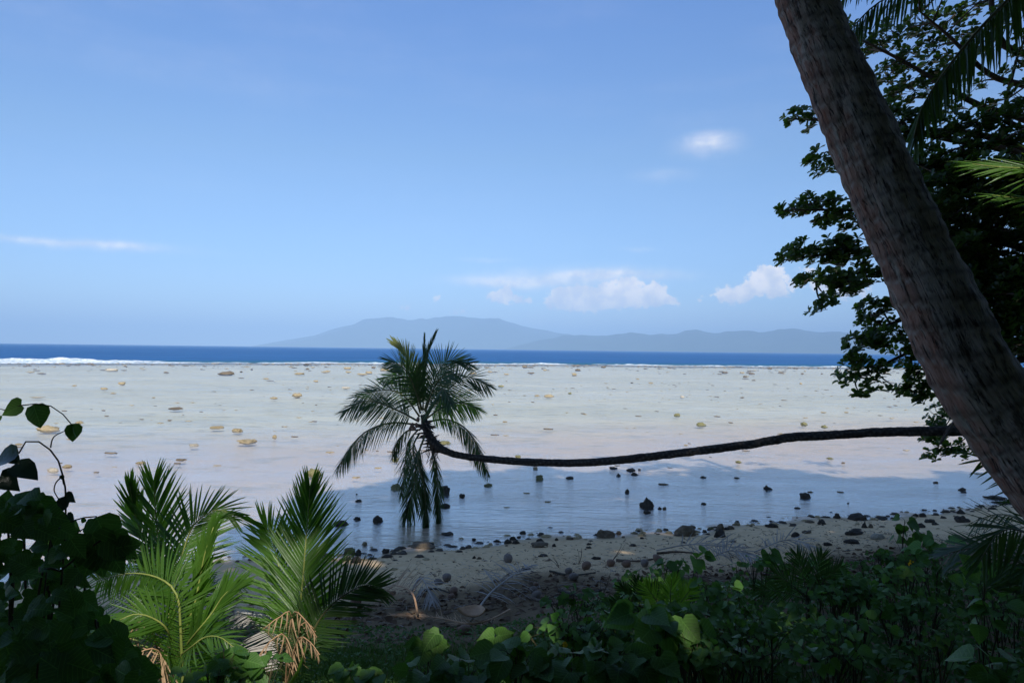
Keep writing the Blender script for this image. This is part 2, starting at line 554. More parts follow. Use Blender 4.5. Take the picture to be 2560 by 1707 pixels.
def bark_mat(name, red=True, cA=(.23, .205, .17), cB=(.48, .445, .39), dark=(.075, .06, .048), lk=1.0):
    m, t, out = new_mat(name)
    at = t.n('ShaderNodeAttribute', attribute_name='bark')
    v = at.outputs['Vector']
    sp = t.n('ShaderNodeSeparateXYZ')
    t.l(v, sp.inputs[0])
    pos = t.n('ShaderNodeNewGeometry').outputs['Position']
    big = t.noise(v, 2.2, 5.0, 0.65, stretch=(1, 1, 2.2))
    fib = t.noise(v, 16.0, 6.0, 0.7, stretch=(1, 1, .5))
    crk = t.noise(v, 9.0, 5.0, 0.75, stretch=(1, 1, .75), dist=.8)
    mot = t.noise(v, 6.0, 6.0, 0.7, stretch=(1, 1, 1.6))
    col = t.mix(t.step(big, .35, .65), (*cA, 1), (*cB, 1))
    col = t.mix(t.step(fib, .35, .75, 0, .55), col, tuple(c * 1.55 for c in cB) + (1,))
    col = t.mix(t.step(mot, .50, .62, 0, .8), col, (*dark, 1))
    lich = t.step(t.noise(v, 3.6, 6.0, .72, stretch=(1, 1, 2)), .60, .68)
    col = t.mix(t.m('MULTIPLY', lich, .7 * lk), col, (.42, .42, .40, 1))
    if red:
        # rust-red crust grows on the seaward flank of this trunk
        g = t.n('ShaderNodeAttribute', attribute_name='crust').outputs['Fac']
        rn = t.noise(v, 3.0, 6.0, .7, stretch=(1, 1, 1.5))
        rm = t.m('MULTIPLY', g, t.step(rn, .36, .50))
        col = t.mix(t.m('MULTIPLY', rm, .55), col, t.mix(fib, (.26, .075, .038, 1), (.46, .16, .09, 1)))
    ck = t.step(crk, .36, .44, 1, 0)
    col = t.mix(t.m('MULTIPLY', ck, .9), col, (.025, .02, .017, 1))
    # pale leaf-scar rims
    rg = t.n('ShaderNodeAttribute', attribute_name='scar').outputs['Fac']
    col = t.mix(t.m('MULTIPLY', t.m('MULTIPLY', rg, t.step(t.noise(v, 5, 5, .7), .38, .56)), .9 * lk), col, (.50, .47, .43, 1))
    col = t.mix(t.m('MULTIPLY', t.n('ShaderNodeAttribute', attribute_name='band').outputs['Fac'], .5), col, tuple(c * .6 for c in dark) + (1,))
    p = t.n('ShaderNodeBsdfPrincipled')
    t.l(col, p.inputs['Base Color'])
    p.inputs['Roughness'].default_value = .88
    p.inputs['Specular IOR Level'].default_value = .25
    h = t.m('ADD', t.m('MULTIPLY', fib, .6), t.m('ADD', t.m('MULTIPLY', ck, -1.0), t.m('MULTIPLY', mot, .4)))
    t.l(t.bump(h, 1.0, .018), p.inputs['Normal'])
    t.l(p.outputs[0], out.inputs[0])
    return m


M_BARK = bark_mat('coconut_bark_with_red_crust')
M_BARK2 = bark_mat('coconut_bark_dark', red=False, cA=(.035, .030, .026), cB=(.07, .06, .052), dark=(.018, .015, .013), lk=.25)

# ------------------------------------------------------------------ the lie of the land
def shoreY(X):
    Xc = np.clip(X, -40, 40)
    return 17.2 + .325 * Xc + .22 * np.sin(.9 * Xc + 1) + .12 * np.sin(2.3 * Xc)


def edgeY(X):
    return np.interp(X, [-3000, -300, -115, -33, 0, 110, 400, 3000], [90, 140, 166, 213, 222, 238, 255, 300]) + 2.5 * np.sin(X * .07) + 1.2 * np.sin(X * .23)


def fbm(x, y, s, o=4, seed=0.0):
    r = np.zeros(np.broadcast(x, y).shape)
    it = np.nditer([np.broadcast_to(x, r.shape), np.broadcast_to(y, r.shape)], flags=['multi_index'])
    for a, b in it:
        r[it.multi_index] = mnoise.fractal(Vector((float(a) * s + seed, float(b) * s - seed, seed)), 1.0, 2.0, o, noise_basis='PERLIN_ORIGINAL')
    return r


def ground_smooth(X, Y):
    X = np.asarray(X, float); Y = np.asarray(Y, float)
    d = (shoreY(X) - Y) * .95
    up = np.interp(d, [0, 1.2, 5, 17, 30, 3000], [0, .10, .56, 2.80, 3.6, 30])
    E = edgeY(X)
    dn = np.interp(-d, [0, 2, 6, 20, 60, 5000], [0, .08, .16, .22, .25, .25])
    crest = np.exp(-((E - 5 - Y) / 9.0) ** 2) * .25
    fall = np.clip((Y - E - 1) / 4, 0, 1) * 6
    return np.where(d > 0, up, -dn + crest - fall)


def ground_z(X, Y):
    return float(ground_smooth(X, Y)) + gnoise(float(X), float(Y))


def gnoise(x, y):
    d = (float(shoreY(x)) - y) * .95
    a = .02 if d < 0 else min(.02 + d * .006, .09)
    return a * mnoise.fractal(Vector((x * .8, y * .8, 3.1)), 1.0, 2.0, 3, noise_basis='PERLIN_ORIGINAL') * 1.6


def G(u, v, water=True):
    """Where the sight line of a photo pixel meets the ground or the water."""
    d = ray(u, v)
    s = 1.0
    while s < 600:
        p = CAM + d * s
        z = ground_z(p.x, p.y)
        if water: z = max(z, 0.0)
        if p.z <= z: break
        s += max(.03, (p.z - z) * .5)
    return Vector((p.x, p.y, z))


def build_ground():
    xs = np.concatenate([[-3000, -1200, -600, -400], np.arange(-300, -60, 12), np.arange(-60, -16, 2), np.arange(-16, 20, .22), np.arange(20, 60, 2), np.arange(60, 301, 12), [400, 600, 1200, 3000]])
    ys = np.concatenate([[-2500, -800, -200, -80], np.arange(-40, 0, 2), np.arange(0, 30, .2), np.arange(30, 60, .8), np.arange(60, 140, 3.0), np.arange(140, 270, 2.0), [290, 330]])
    X, Y = np.meshgrid(xs, ys, indexing='ij')
    Z = ground_smooth(X, Y)
    for i in range(len(xs)):
        for j in range(len(ys)):
            if abs(xs[i]) < 60 and -10 < ys[j] < 60:
                Z[i, j] += gnoise(xs[i], ys[j])
            elif abs(xs[i]) <= 310 and ys[j] >= 60:
                q = mnoise.fractal(Vector((xs[i] * .05, ys[j] * .12, 5)), 1.0, 2.0, 3, noise_basis='PERLIN_ORIGINAL')
                Z[i, j] += .05 * q * (1 if ys[j] < 140 else 1.5)
    me = mesh('ground', np.stack([X, Y, Z], -1), grid_faces(len(xs), len(ys))[:, ::-1], None)
    d = ((shoreY(X) - Y) * .95).ravel().astype(np.float32)
    e = (edgeY(X) - Y).ravel().astype(np.float32)
    for nm, arr in (('inland', d), ('reef', e)):
        a = me.attributes.new(nm, 'FLOAT', 'POINT')
        a.data.foreach_set('value', arr)
    m, t, out = new_mat('sand_and_reef')
    pos = t.n('ShaderNodeNewGeometry').outputs['Position']
    inl = t.n('ShaderNodeAttribute', attribute_name='inland').outputs['Fac']
    ree = t.n('ShaderNodeAttribute', attribute_name='reef').outputs['Fac']
    n1 = t.noise(pos, .8, 5, .6)
    n2 = t.noise(pos, 6, 6, .7)
    n3 = t.noise(pos, 40, 4, .7)
    fine = t.noise(pos, 160, 3, .7)
    # dry sand, dark specks, drift of debris
    sand = t.mix(t.step(n2, .3, .7), (.68, .48, .27, 1), (.80, .60, .36, 1))
    sand = t.mix(t.step(fine, .62, .72, 0, .6), sand, (.14, .10, .07, 1))
    dd = t.m('ADD', inl, t.m('MULTIPLY', t.m('SUBTRACT', n1, .5), 2.4))
    spk = t.m('MULTIPLY', t.step(n3, .52, .62), t.step(dd, 1.8, 3.4, .0, .75))
    sand = t.mix(spk, sand, (.10, .075, .055, 1))
    soil = t.mix(t.step(n2, .35, .65), (.065, .045, .024, 1), (.19, .135, .075, 1))
    col = t.mix(t.m('MULTIPLY', t.step(dd, 3.4, 5.2), t.step(n2, .25, .6, .65, 1)), sand, soil)
    wet = t.step(inl, .10, .55, 1, 0)
    col = t.mix(t.m('MULTIPLY', wet, .5), col, (.30, .215, .12, 1))
    # reef bottom
    pat = t.noise(pos, .06, 5, .6, stretch=(.5, 1.6, 1))
    pat2 = t.noise(pos, .9, 5, .7, stretch=(.6, 1.3, 1))
    near = t.mix(t.step(n2, .3, .7), (.75, .545, .385, 1), (.83, .635, .465, 1))
    far = t.mix(t.step(pat, .35, .65), (.72, .65, .46, 1), (.84, .76, .57, 1))
    seab = t.mix(t.step(inl, -34, -14), far, near)
    seab = t.mix(t.m('MULTIPLY', t.step(pat2, .50, .66), .55), seab, (.36, .31, .19, 1))
    cr = t.m('ADD', ree, t.m('MULTIPLY', t.m('SUBTRACT', pat, .5), 20))
    seab = t.mix(t.step(cr, 12, 24, .8, 0), seab, (.20, .165, .12, 1))
    rub = t.m('MULTIPLY', t.step(inl, -2.2, -.1), t.step(n2, .45, .6))
    seab = t.mix(t.m('MULTIPLY', rub, .5), seab, (.24, .18, .09, 1))
    col = t.mix(t.step(inl, -.05, .05), seab, col)
    p = t.n('ShaderNodeBsdfPrincipled')
    t.l(col, p.inputs['Base Color'])
    t.l(t.step(inl, .0, .6, .45, .95), p.inputs['Roughness'])
    p.inputs['Specular IOR Level'].default_value = .2
    t.l(t.bump(t.m('ADD', n3, t.m('MULTIPLY', n2, 2)), .5, .02), p.inputs['Normal'])
    t.l(p.outputs[0], out.inputs[0])
    me.materials.append(m)
    tag(link('ground', me), kind='structure')


build_ground()


def build_water():
    xs = np.concatenate([[-3000, -1000, -500], np.arange(-300, 301, 6), [500, 1000, 3000]])
    V, n = [], 24
    for x in xs:
        e = float(edgeY(x))
        for k in range(n):
            V.append((x, 4 + (e + 1.0 - 4) * k / (n - 1), 0.0))
    me = mesh('lagoon_water', V, grid_faces(len(xs), n)[:, ::-1], None)
    m, t, out = new_mat('clear_shallow_water')
    pos = t.n('ShaderNodeNewGeometry').outputs['Position']
    w1 = t.noise(pos, 2.6, 3, .5, stretch=(.45, 1.5, 1), dist=.3)
    w2 = t.noise(pos, 8.0, 3, .6, stretch=(.35, 1.5, 1))
    spz = t.n('ShaderNodeSeparateXYZ')
    t.l(pos, spz.inputs[0])
    open_ = t.step(spz.outputs[1], 24, 48)
    w3 = t.noise(pos, .35, 3, .5, stretch=(.5, 1.2, 1))
    h = t.m('ADD', t.m('MULTIPLY', w1, 1.0), t.m('MULTIPLY', w2, .5))
    amp = t.step(w3, .3, .7, .4, 1.0)
    calm = t.m('MULTIPLY_ADD', open_, .74, .26)             # calmer close to the shore
    bn = t.bump(t.m('MULTIPLY', t.m('MULTIPLY', h, amp), calm), 1.0, .24)
    # Schlick's reflectance of water, the same from above and from below
    gi = t.n('ShaderNodeNewGeometry')
    dt = t.n('ShaderNodeVectorMath', operation='DOT_PRODUCT')
    t.l(gi.outputs['Incoming'], dt.inputs[0]); t.l(bn, dt.inputs[1])
    fz = t.m('MULTIPLY_ADD', t.m('POWER', t.m('SUBTRACT', 1.0, t.m('ABSOLUTE', dt.outputs['Value']), clamp=True), 5.0), .98, .02)
    streak = t.noise(pos, .05, 5, .65, stretch=(.35, 1.8, 1))
    gl = t.n('ShaderNodeBsdfGlossy', i_Roughness=.02)
    gl.inputs['Color'].default_value = (1, 1, 1, 1)
    t.l(bn, gl.inputs['Normal'])
    t.l(t.m('MULTIPLY_ADD', open_, .11, .13), gl.inputs['Roughness'])
    tr = t.n('ShaderNodeBsdfTransparent')
    tr.inputs['Color'].default_value = (.925, .95, .95, 1)
    mx = t.n('ShaderNodeMixShader')
    # unresolved ripples keep the mean reflectance of water well under that of a flat mirror
    t.l(t.m('MINIMUM', t.m('MULTIPLY', fz, 1.42), t.m('MULTIPLY_ADD', t.m('SUBTRACT', streak, .5), .5, t.m('MULTIPLY_ADD', t.m('SUBTRACT', 1.0, open_), .22, WATER_FR))), mx.inputs[0])
    t.l(tr.outputs[0], mx.inputs[1])
    t.l(gl.outputs[0], mx.inputs[2])
    t.l(mx.outputs[0], out.inputs[0])
    me.materials.append(m)
    tag(link('lagoon_water', me), kind='structure')

    # open sea beyond the reef
    rows = [1.0, 6, 14, 30, 60, 120, 300]
    V = []
    for x in xs:
        e = float(edgeY(x))
        for r in rows: V.append((x, e + r, -.02 if r > 1 else 0.0))
        for k in (1500, 6000, 15000, 29500): V.append((x * (1 + k / 3400.0) if abs(x) > 1000 else x * (1 + k / 1200.), e + k, -.02))
    nr = len(rows) + 4
    me = mesh('open_sea', V, grid_faces(len(xs), nr)[:, ::-1], None)
    a = me.attributes.new('offshore', 'FLOAT', 'POINT')
    a.data.foreach_set('value', np.tile(np.array(rows + [1500, 6000, 15000, 29500], np.float32), len(xs)))
    m, t, out = new_mat('deep_blue_sea')
    pos = t.n('ShaderNodeNewGeometry').outputs['Position']
    off = t.n('ShaderNodeAttribute', attribute_name='offshore').outputs['Fac']
    c = t.noise(pos, .035, 5, .65, stretch=(.35, 1, 1))
    c2 = t.noise(pos, .25, 5, .65, stretch=(.35, 1, 1))
    col = t.mix(t.step(c, .3, .7), SEA_A, SEA_B)
    col = t.mix(t.m('MULTIPLY', t.step(c2, .45, .7), .5), col, SEA_C)
    tq = t.m('ADD', off, t.m('MULTIPLY', t.m('SUBTRACT', c, .5), 60))
    col = t.mix(t.step(tq, 10, 70, .75, 0), col, (.02, .17, .24, 1))
    cap = t.m('MULTIPLY', t.step(c2, .70, .73), t.step(off, 1000, 3000, 1, 0))
    col = t.mix(t.m('MULTIPLY', cap, .6), col, (.7, .75, .8, 1))
    df = t.n('ShaderNodeBsdfDiffuse')
    t.l(col, df.inputs['Color'])
    gl = t.n('ShaderNodeBsdfGlossy', i_Roughness=.35)
    bn = t.bump(t.m('ADD', c2, t.noise(pos, 1.3, 3, .6, stretch=(.5, 1, 1))), 1.0, 1.2)
    t.l(bn, gl.inputs['Normal'])
    t.l(bn, df.inputs['Normal'])
    mx = t.n('ShaderNodeMixShader')
    mx.inputs[0].default_value = .12
    t.l(df.outputs[0], mx.inputs[1])
    t.l(gl.outputs[0], mx.inputs[2])
    t.l(mx.outputs[0], out.inputs[0])
    me.materials.append(m)
    tag(link('open_sea', me), kind='structure')


SEA_A, SEA_B, SEA_C = (.018, .135, .36, 1), (.034, .18, .45, 1), (.009, .08, .25, 1)
WATER_FR = .38
build_water()


def build_surf():
    """White water breaking along the reef edge."""
    m, t, out = new_mat('sea_foam')
    p = t.n('ShaderNodeBsdfPrincipled')
    pos = t.n('ShaderNodeNewGeometry').outputs['Position']
    t.l(t.mix(t.step(t.noise(pos, .8, 4, .7), .35, .6), (.35, .5, .55, 1), (.88, .90, .92, 1)), p.inputs['Base Color'])
    p.inputs['Roughness'].default_value = .9
    t.l(p.outputs[0], out.inputs[0])
    xs = np.arange(-260, 262, 1.0)
    for off, hs, wd, seed in ((3.0, .24, 2.2, 1.0), (12.0, .14, 2.0, 7.0)):
        rows = np.linspace(-1, 1, 7)
        V = []
        for x in xs:
            e = float(edgeY(x)) + off
            nz = mnoise.fractal(Vector((x * .06, seed, 0)), 1, 2, 3, noise_basis='PERLIN_ORIGINAL')
            n2 = mnoise.fractal(Vector((x * .5, seed + 4, 0)), 1, 2, 3, noise_basis='PERLIN_ORIGINAL')
            left = np.clip((-60 - x) / 60, 0, 1)
            a = (.55 + 1.5 * nz + .5 * n2) * (1 + .6 * left) if off < 5 else (nz * 2.2 - .25 + .8 * left)
            a = max(a, -.15)
            w = wd * (1 + .4 * n2)
            for r in rows:
                V.append((x, e + r * w + n2 * 1.2, -.06 + max(a, 0) * hs * (1 - r * r) * (1 + .4 * n2) + (.05 if a > 0 else -.2) * (1 - r * r)))
        me = mesh('surf_foam', V, grid_faces(len(xs), 7)[:, ::-1], m)
        tag(link('surf_foam', me), kind='stuff')
    # one bigger wave collapsing at the left
    xs2 = np.arange(-135, -62, .8); ys2 = np.arange(0, 34, .8)
    X, Y = np.meshgrid(xs2, ys2, indexing='ij')
    Z = np.zeros_like(X)
    for i in range(X.shape[0]):
        for j in range(X.shape[1]):
            q = mnoise.fractal(Vector((X[i, j] * .12, Y[i, j] * .2, 9)), 1, 2, 5, noise_basis='PERLIN_ORIGINAL')
            fx = min(1, max(0, (-84 - X[i, j]) / 22)); fy = math.exp(-((Y[i, j] - 17) / 12) ** 2)
            Z[i, j] = -.35 + fx * fy * (.65 + .9 * q)
    me = mesh('breaking_wave', np.stack([X, edgeY(X) + 3 + Y, Z], -1), grid_faces(*X.shape)[:, ::-1], m)
    tag(link('breaking_wave', me), kind='structure')


build_surf()


def build_hills():
    def ridge(name, prof, Y0, depth, mat, rough, seed):
        us = np.array([p[0] for p in prof]) * 1.0885
        hs = np.array([p[1] for p in prof])
        uu = np.arange(us[0], us[-1], 7.0)
        hor = 787 + .01224 * (uu / 1.0885)
        hv = (hor - np.interp(uu, us, hs)) * 1.0885          # pixels above the horizon
        X = (uu - 1280) / F_PX * Y0
        H = np.maximum(hv, 0) / F_PX * Y0
        rows = np.linspace(0, 1, 16)
        V = []
        for x, h in zip(X, H):
            for r in rows:
                prof_r = math.sin(min(r * 1.6, 1) * math.pi / 2) if r < .62 else math.cos((r - .62) / .38 * math.pi / 2)
                q = mnoise.fractal(Vector((x * .0011 + seed, r * 3.0, seed)), 1, 2, 5, noise_basis='PERLIN_ORIGINAL')
                q2 = mnoise.fractal(Vector((x * .004, seed, 2)), 1, 2, 4, noise_basis='PERLIN_ORIGINAL')
                z = h * prof_r * (1 + (.25 * q if r < .5 else 0)) + q2 * rough * prof_r * min(1, h / 150)
                V.append((x * (1 + (r - .5) * depth / Y0), Y0 + (r - .62) * depth, z - 2))
        me = mesh(name, V, grid_faces(len(X), 16)[:, ::-1], mat)
        tag(link(name, me), kind='structure')
    mt = plain_mat('distant_forest', (.02, .045, .035), (.04, .07, .05), .003, .95, .0)
    far = [(590, 796), (640, 786), (700, 776), (735, 770), (770, 757), (810, 747), (850, 739), (880, 737), (920, 738), (960, 736), (1000, 729), (1035, 724.5),
           (1060, 725.5), (1100, 730), (1130, 729.5), (1150, 733), (1180, 742), (1210, 750), (1250, 757), (1290, 766), (1340, 772), (1420, 785), (1480, 806)]
    near = [(1150, 802), (1220, 786), (1290, 772), (1330, 769), (1400, 770), (1440, 766), (1490, 768), (1540, 764), (1560, 758), (1595, 757), (1630, 763), (1700, 758), (1740, 761), (1775, 756),
            (1800, 753), (1830, 756), (1870, 762), (1920, 761), (1960, 762), (2050, 766), (2150, 772), (2300, 778), (2500, 790), (2700, 818)]
    ridge('mountain', far, 15000, 4500, mt, 12, 1.7)
    ridge('low_hills', near, 11000, 2600, mt, 18, 5.2)


build_hills()


def build_haze():
    x, y0, y1, z0, z1 = 31000, -2600, 30000, -8, 740
    V = [(-x, y0, z0), (x, y0, z0), (x, y1, z0), (-x, y1, z0), (-x, y0, z1), (x, y0, z1), (x, y1, z1), (-x, y1, z1)]
    Fq = [(0, 3, 2, 1), (4, 5, 6, 7), (0, 1, 5, 4), (1, 2, 6, 5), (2, 3, 7, 6), (3, 0, 4, 7)]
    m = bpy.data.materials.new('sea_air_haze')
    m.use_nodes = True
    t = NT(m.node_tree)
    out = t.n('ShaderNodeOutputMaterial')
    pv = t.n('ShaderNodeVolumePrincipled')
    pv.inputs['Color'].default_value = HAZE_COL
    pv.inputs['Density'].default_value = HAZE_DENS
    pv.inputs['Anisotropy'].default_value = -0.4
    t.l(pv.outputs[0], out.inputs['Volume'])
    o = link('haze', mesh('haze', V, np.array(Fq), m, False))
    o['kind'] = 'stuff'


HAZE_COL, HAZE_DENS = (.45, .69, 1.0, 1), 1.38e-4
build_haze()

# ------------------------------------------------------------------ fronds
def add_frond(root, pts, L, n, U, mat=None, ribmat=None, t0=.16, droop=.15, w=.032, a0=72, a1=22, rr=(.014, .003),
              sides=(1, -1), bends=(0, 1, 2), lift=.0, jit=.08, prof=None, nseg=22, budget=None, stuff=False, gap=0.0, gfade=0.0, tipL=.45, name='frond', label=None, miss=0.0):
    """A feather leaf: one rib and its leaflets. Leaflets are sub-parts while BUDGET lasts, else one mesh."""
    mat = mat or M_PALM
    ribmat = ribmat or M_RIB
    U = np.array(U, float); U /= np.linalg.norm(U)
    rib = tube(name, pts, rr[0], rr[1], ribmat, root, n=nseg, seg=6)
    if label: rib['label'] = label
    C = spline(pts, 80)[:, :3]
    T, _, _ = frames(C)
    S_ = np.concatenate([[0], np.cumsum(np.linalg.norm(np.diff(C, axis=0), axis=1))]); S_ /= S_[-1]
    bag = Bag(); own = []
    for sgn in sides:
        for k in range(n):
            t = t0 + (1 - t0) * (k + .5 * (sgn > 0) + random.uniform(-.12, .12)) / n
            t = min(t, 1.0)
            if random.random() < gap or random.random() < miss: continue
            c = np.array([np.interp(t, S_, C[:, i]) for i in range(3)])
            tt = np.array([np.interp(t, S_, T[:, i]) for i in range(3)]); tt /= np.linalg.norm(tt)
            side = np.cross(tt, U); side /= np.linalg.norm(side) + 1e-9
            un = np.cross(side, tt)
            r = min(1.0, max(0.0, (t - t0) / (1 - t0)))
            ang = math.radians(a0 + (a1 - a0) * r ** .9 + random.uniform(-4, 4))
            d = math.cos(ang) * tt + math.sin(ang) * side * sgn
            d = d + un * lift + np.array([0, 0, -1.0]) * droop * random.uniform(.7, 1.3) + rng.normal(0, jit * .5, 3)
            if prof: ll = L * prof(r)
            else: ll = L * (min(1, .55 + 1.8 * r) if r < .25 else 1 - (1 - tipL) * max(0, (r - .45) / .55) ** 1.6)
            ll *= random.uniform(.9, 1.06)
            up = un * (1 - min(.8, droop)) + np.array([0, 0, .7]) * min(.8, droop) + rng.normal(0, .12, 3)
            M = mat_dir(c, d, up, ll, w * .36 * random.uniform(.8, 1.15), ll)
            own.append((random.choice(bends), M))
    for kk, M in own:
        if budget is not None and budget[0] > 0:
            budget[0] -= 1
            leaf_object('leaflet', 'leaflet', LEAFLET, kk, mat, rib, M)
        else:
            bag.stamp(LEAFLET[kk], [M])
    if bag.n:
        bag.build('leaflet', mat, rib, kind='stuff')
    return rib


def pp(*a):
    return [P(*q) for q in a]


def scar_disp(ring=.10, amp=.006, slant=.35, rough=.006, seed=0.0, crust=False):
    def f(s, th, rr):
        ph = (s + slant * rr * np.cos(th - .8) + .03 * np.sin(s * 5 + seed)) / ring
        fr = ph - np.floor(ph)
        saw = np.where(fr < .12, fr / .12, 1 - (fr - .12) / .88)
        base = amp * (saw - .5)
        for k in range(rr.shape[0]):
            for j in range(rr.shape[1]):
                base[k, j] += rough * mnoise.fractal(Vector((math.cos(th[0, j]) * 2.2, math.sin(th[0, j]) * 2.2, float(s[k, 0]) * 6 + seed)), 1, 2, 4, noise_basis='PERLIN_ORIGINAL')
        return base
    return f


def bark_attrs(o, n, seg, ring, slant, crust_fn=None, seed=0.0):
    me = o.data
    cnt = len(me.vertices)
    v = np.zeros(cnt * 3, np.float32); me.attributes['bark'].data.foreach_get('vector', v)
    v = v.reshape(-1, 3)
    th = np.arctan2(v[:, 1], v[:, 0])
    s = v[:, 2]
    ph = (s + slant * .15 * np.cos(th - .8) + .03 * np.sin(s * 5 + seed)) / ring
    fr = ph - np.floor(ph)
    scar = np.exp(-((fr - .08) / .10) ** 2).astype(np.float32)
    band = np.exp(-((fr - .30) / .12) ** 2).astype(np.float32)
    a = me.attributes.new('band', 'FLOAT', 'POINT'); a.data.foreach_set('value', band)
    a = me.attributes.new('scar', 'FLOAT', 'POINT'); a.data.foreach_set('value', scar)
    co = np.zeros(cnt * 3, np.float32); me.vertices.foreach_get('co', co); co = co.reshape(-1, 3)
    no = np.zeros(cnt * 3, np.float32); me.vertices.foreach_get('normal', no); no = no.reshape(-1, 3)
    c = np.zeros(cnt, np.float32)
    if crust_fn is not None: c = crust_fn(co, no).astype(np.float32)
    a = me.attributes.new('crust', 'FLOAT', 'POINT'); a.data.foreach_set('value', c)


# ------------------------------------------------------------------ the big leaning palm at the right
def leaning_palm():
    px = [(3130, 1800, 2.70), (2950, 1590, 2.80), (2790, 1400, 2.9), (2676, 1268, 2.98), (2606, 1176, 3.03), (2537, 1082, 3.08), (2424, 920, 3.13), (2352, 770, 3.2), (2280, 620, 3.28), (2210, 470, 3.36),
          (2150, 330, 3.44), (2090, 190, 3.52), (2052, 100, 3.6), (2010, -10, 3.68), (1960, -180, 3.8), (1900, -420, 3.95)]
    pts = pp(*px)
    wid = [224, 217, 210, 203, 199, 195, 188, 180, 168, 160, 153, 143, 136, 130, 125, 120]      # trunk width in photo pixels
    rad = [w / 2 / F_PX * (p.y / 1.0) * 1.03 for w, p in zip(wid, pts)]
    g = pts[0] + Vector((.25, .02, 0)); g.z = ground_z(g.x, g.y) - .15
    top = [Vector((.55, 4.2, 9.2)), Vector((.2, 4.3, 11.2)), Vector((.05, 4.35, 12.6))]
    pts = [g] + pts + top
    rad = [rad[0] * 1.35] + rad + [.125, .12, .11]
    n, seg = 620, 64
    # radius along the true length
    C = spline([(*p, r) for p, r in zip(pts, rad)], n)
    root = thing('leaning_coconut_palm', (pts[0].x, pts[0].y, ground_z(pts[0].x, pts[0].y)), 'thick leaning coconut palm trunk with ringed grey bark and rust red patches', 'palm tree')
    ring, slant = .105, .35
    o = tube('trunk', C[:, :3], 0, 0, M_BARK, root, n=n, seg=seg, disp=scar_disp(ring, .0062, slant, .013, 2.0), radii=C[:, 3], uv=True)

    def crust(co, no):
        d = no @ np.array([-.91, .42, 0])
        return np.clip((d - .22) / .45, 0, 1) * np.clip((co[:, 2] - 3.6) / .3, 0, 1)
    bark_attrs(o, n, seg, ring, slant, crust, 2.0)
    # its own crown, far above the frame
    cr = Vector(top[-1])
    for k in range(16):
        a = k * 2.4
        el = random.uniform(-.1, 1.0)
        h = Vector((math.cos(a), math.sin(a), 0))
        Ln = random.uniform(3.0, 3.8)
        add_frond(root, [cr, cr + h * Ln * .35 + Vector((0, 0, Ln * (.1 + .3 * el))), cr + h * Ln * .75 + Vector((0, 0, Ln * (.3 * el - .05))), cr + h * Ln + Vector((0, 0, Ln * (.15 * el - .4)))],
                  .75, 42, (0, 0, 1), M_PALM_DARK, M_RIB_DARK, droop=.5, w=.045, rr=(.03, .006), nseg=10)
    return root


leaning_palm()


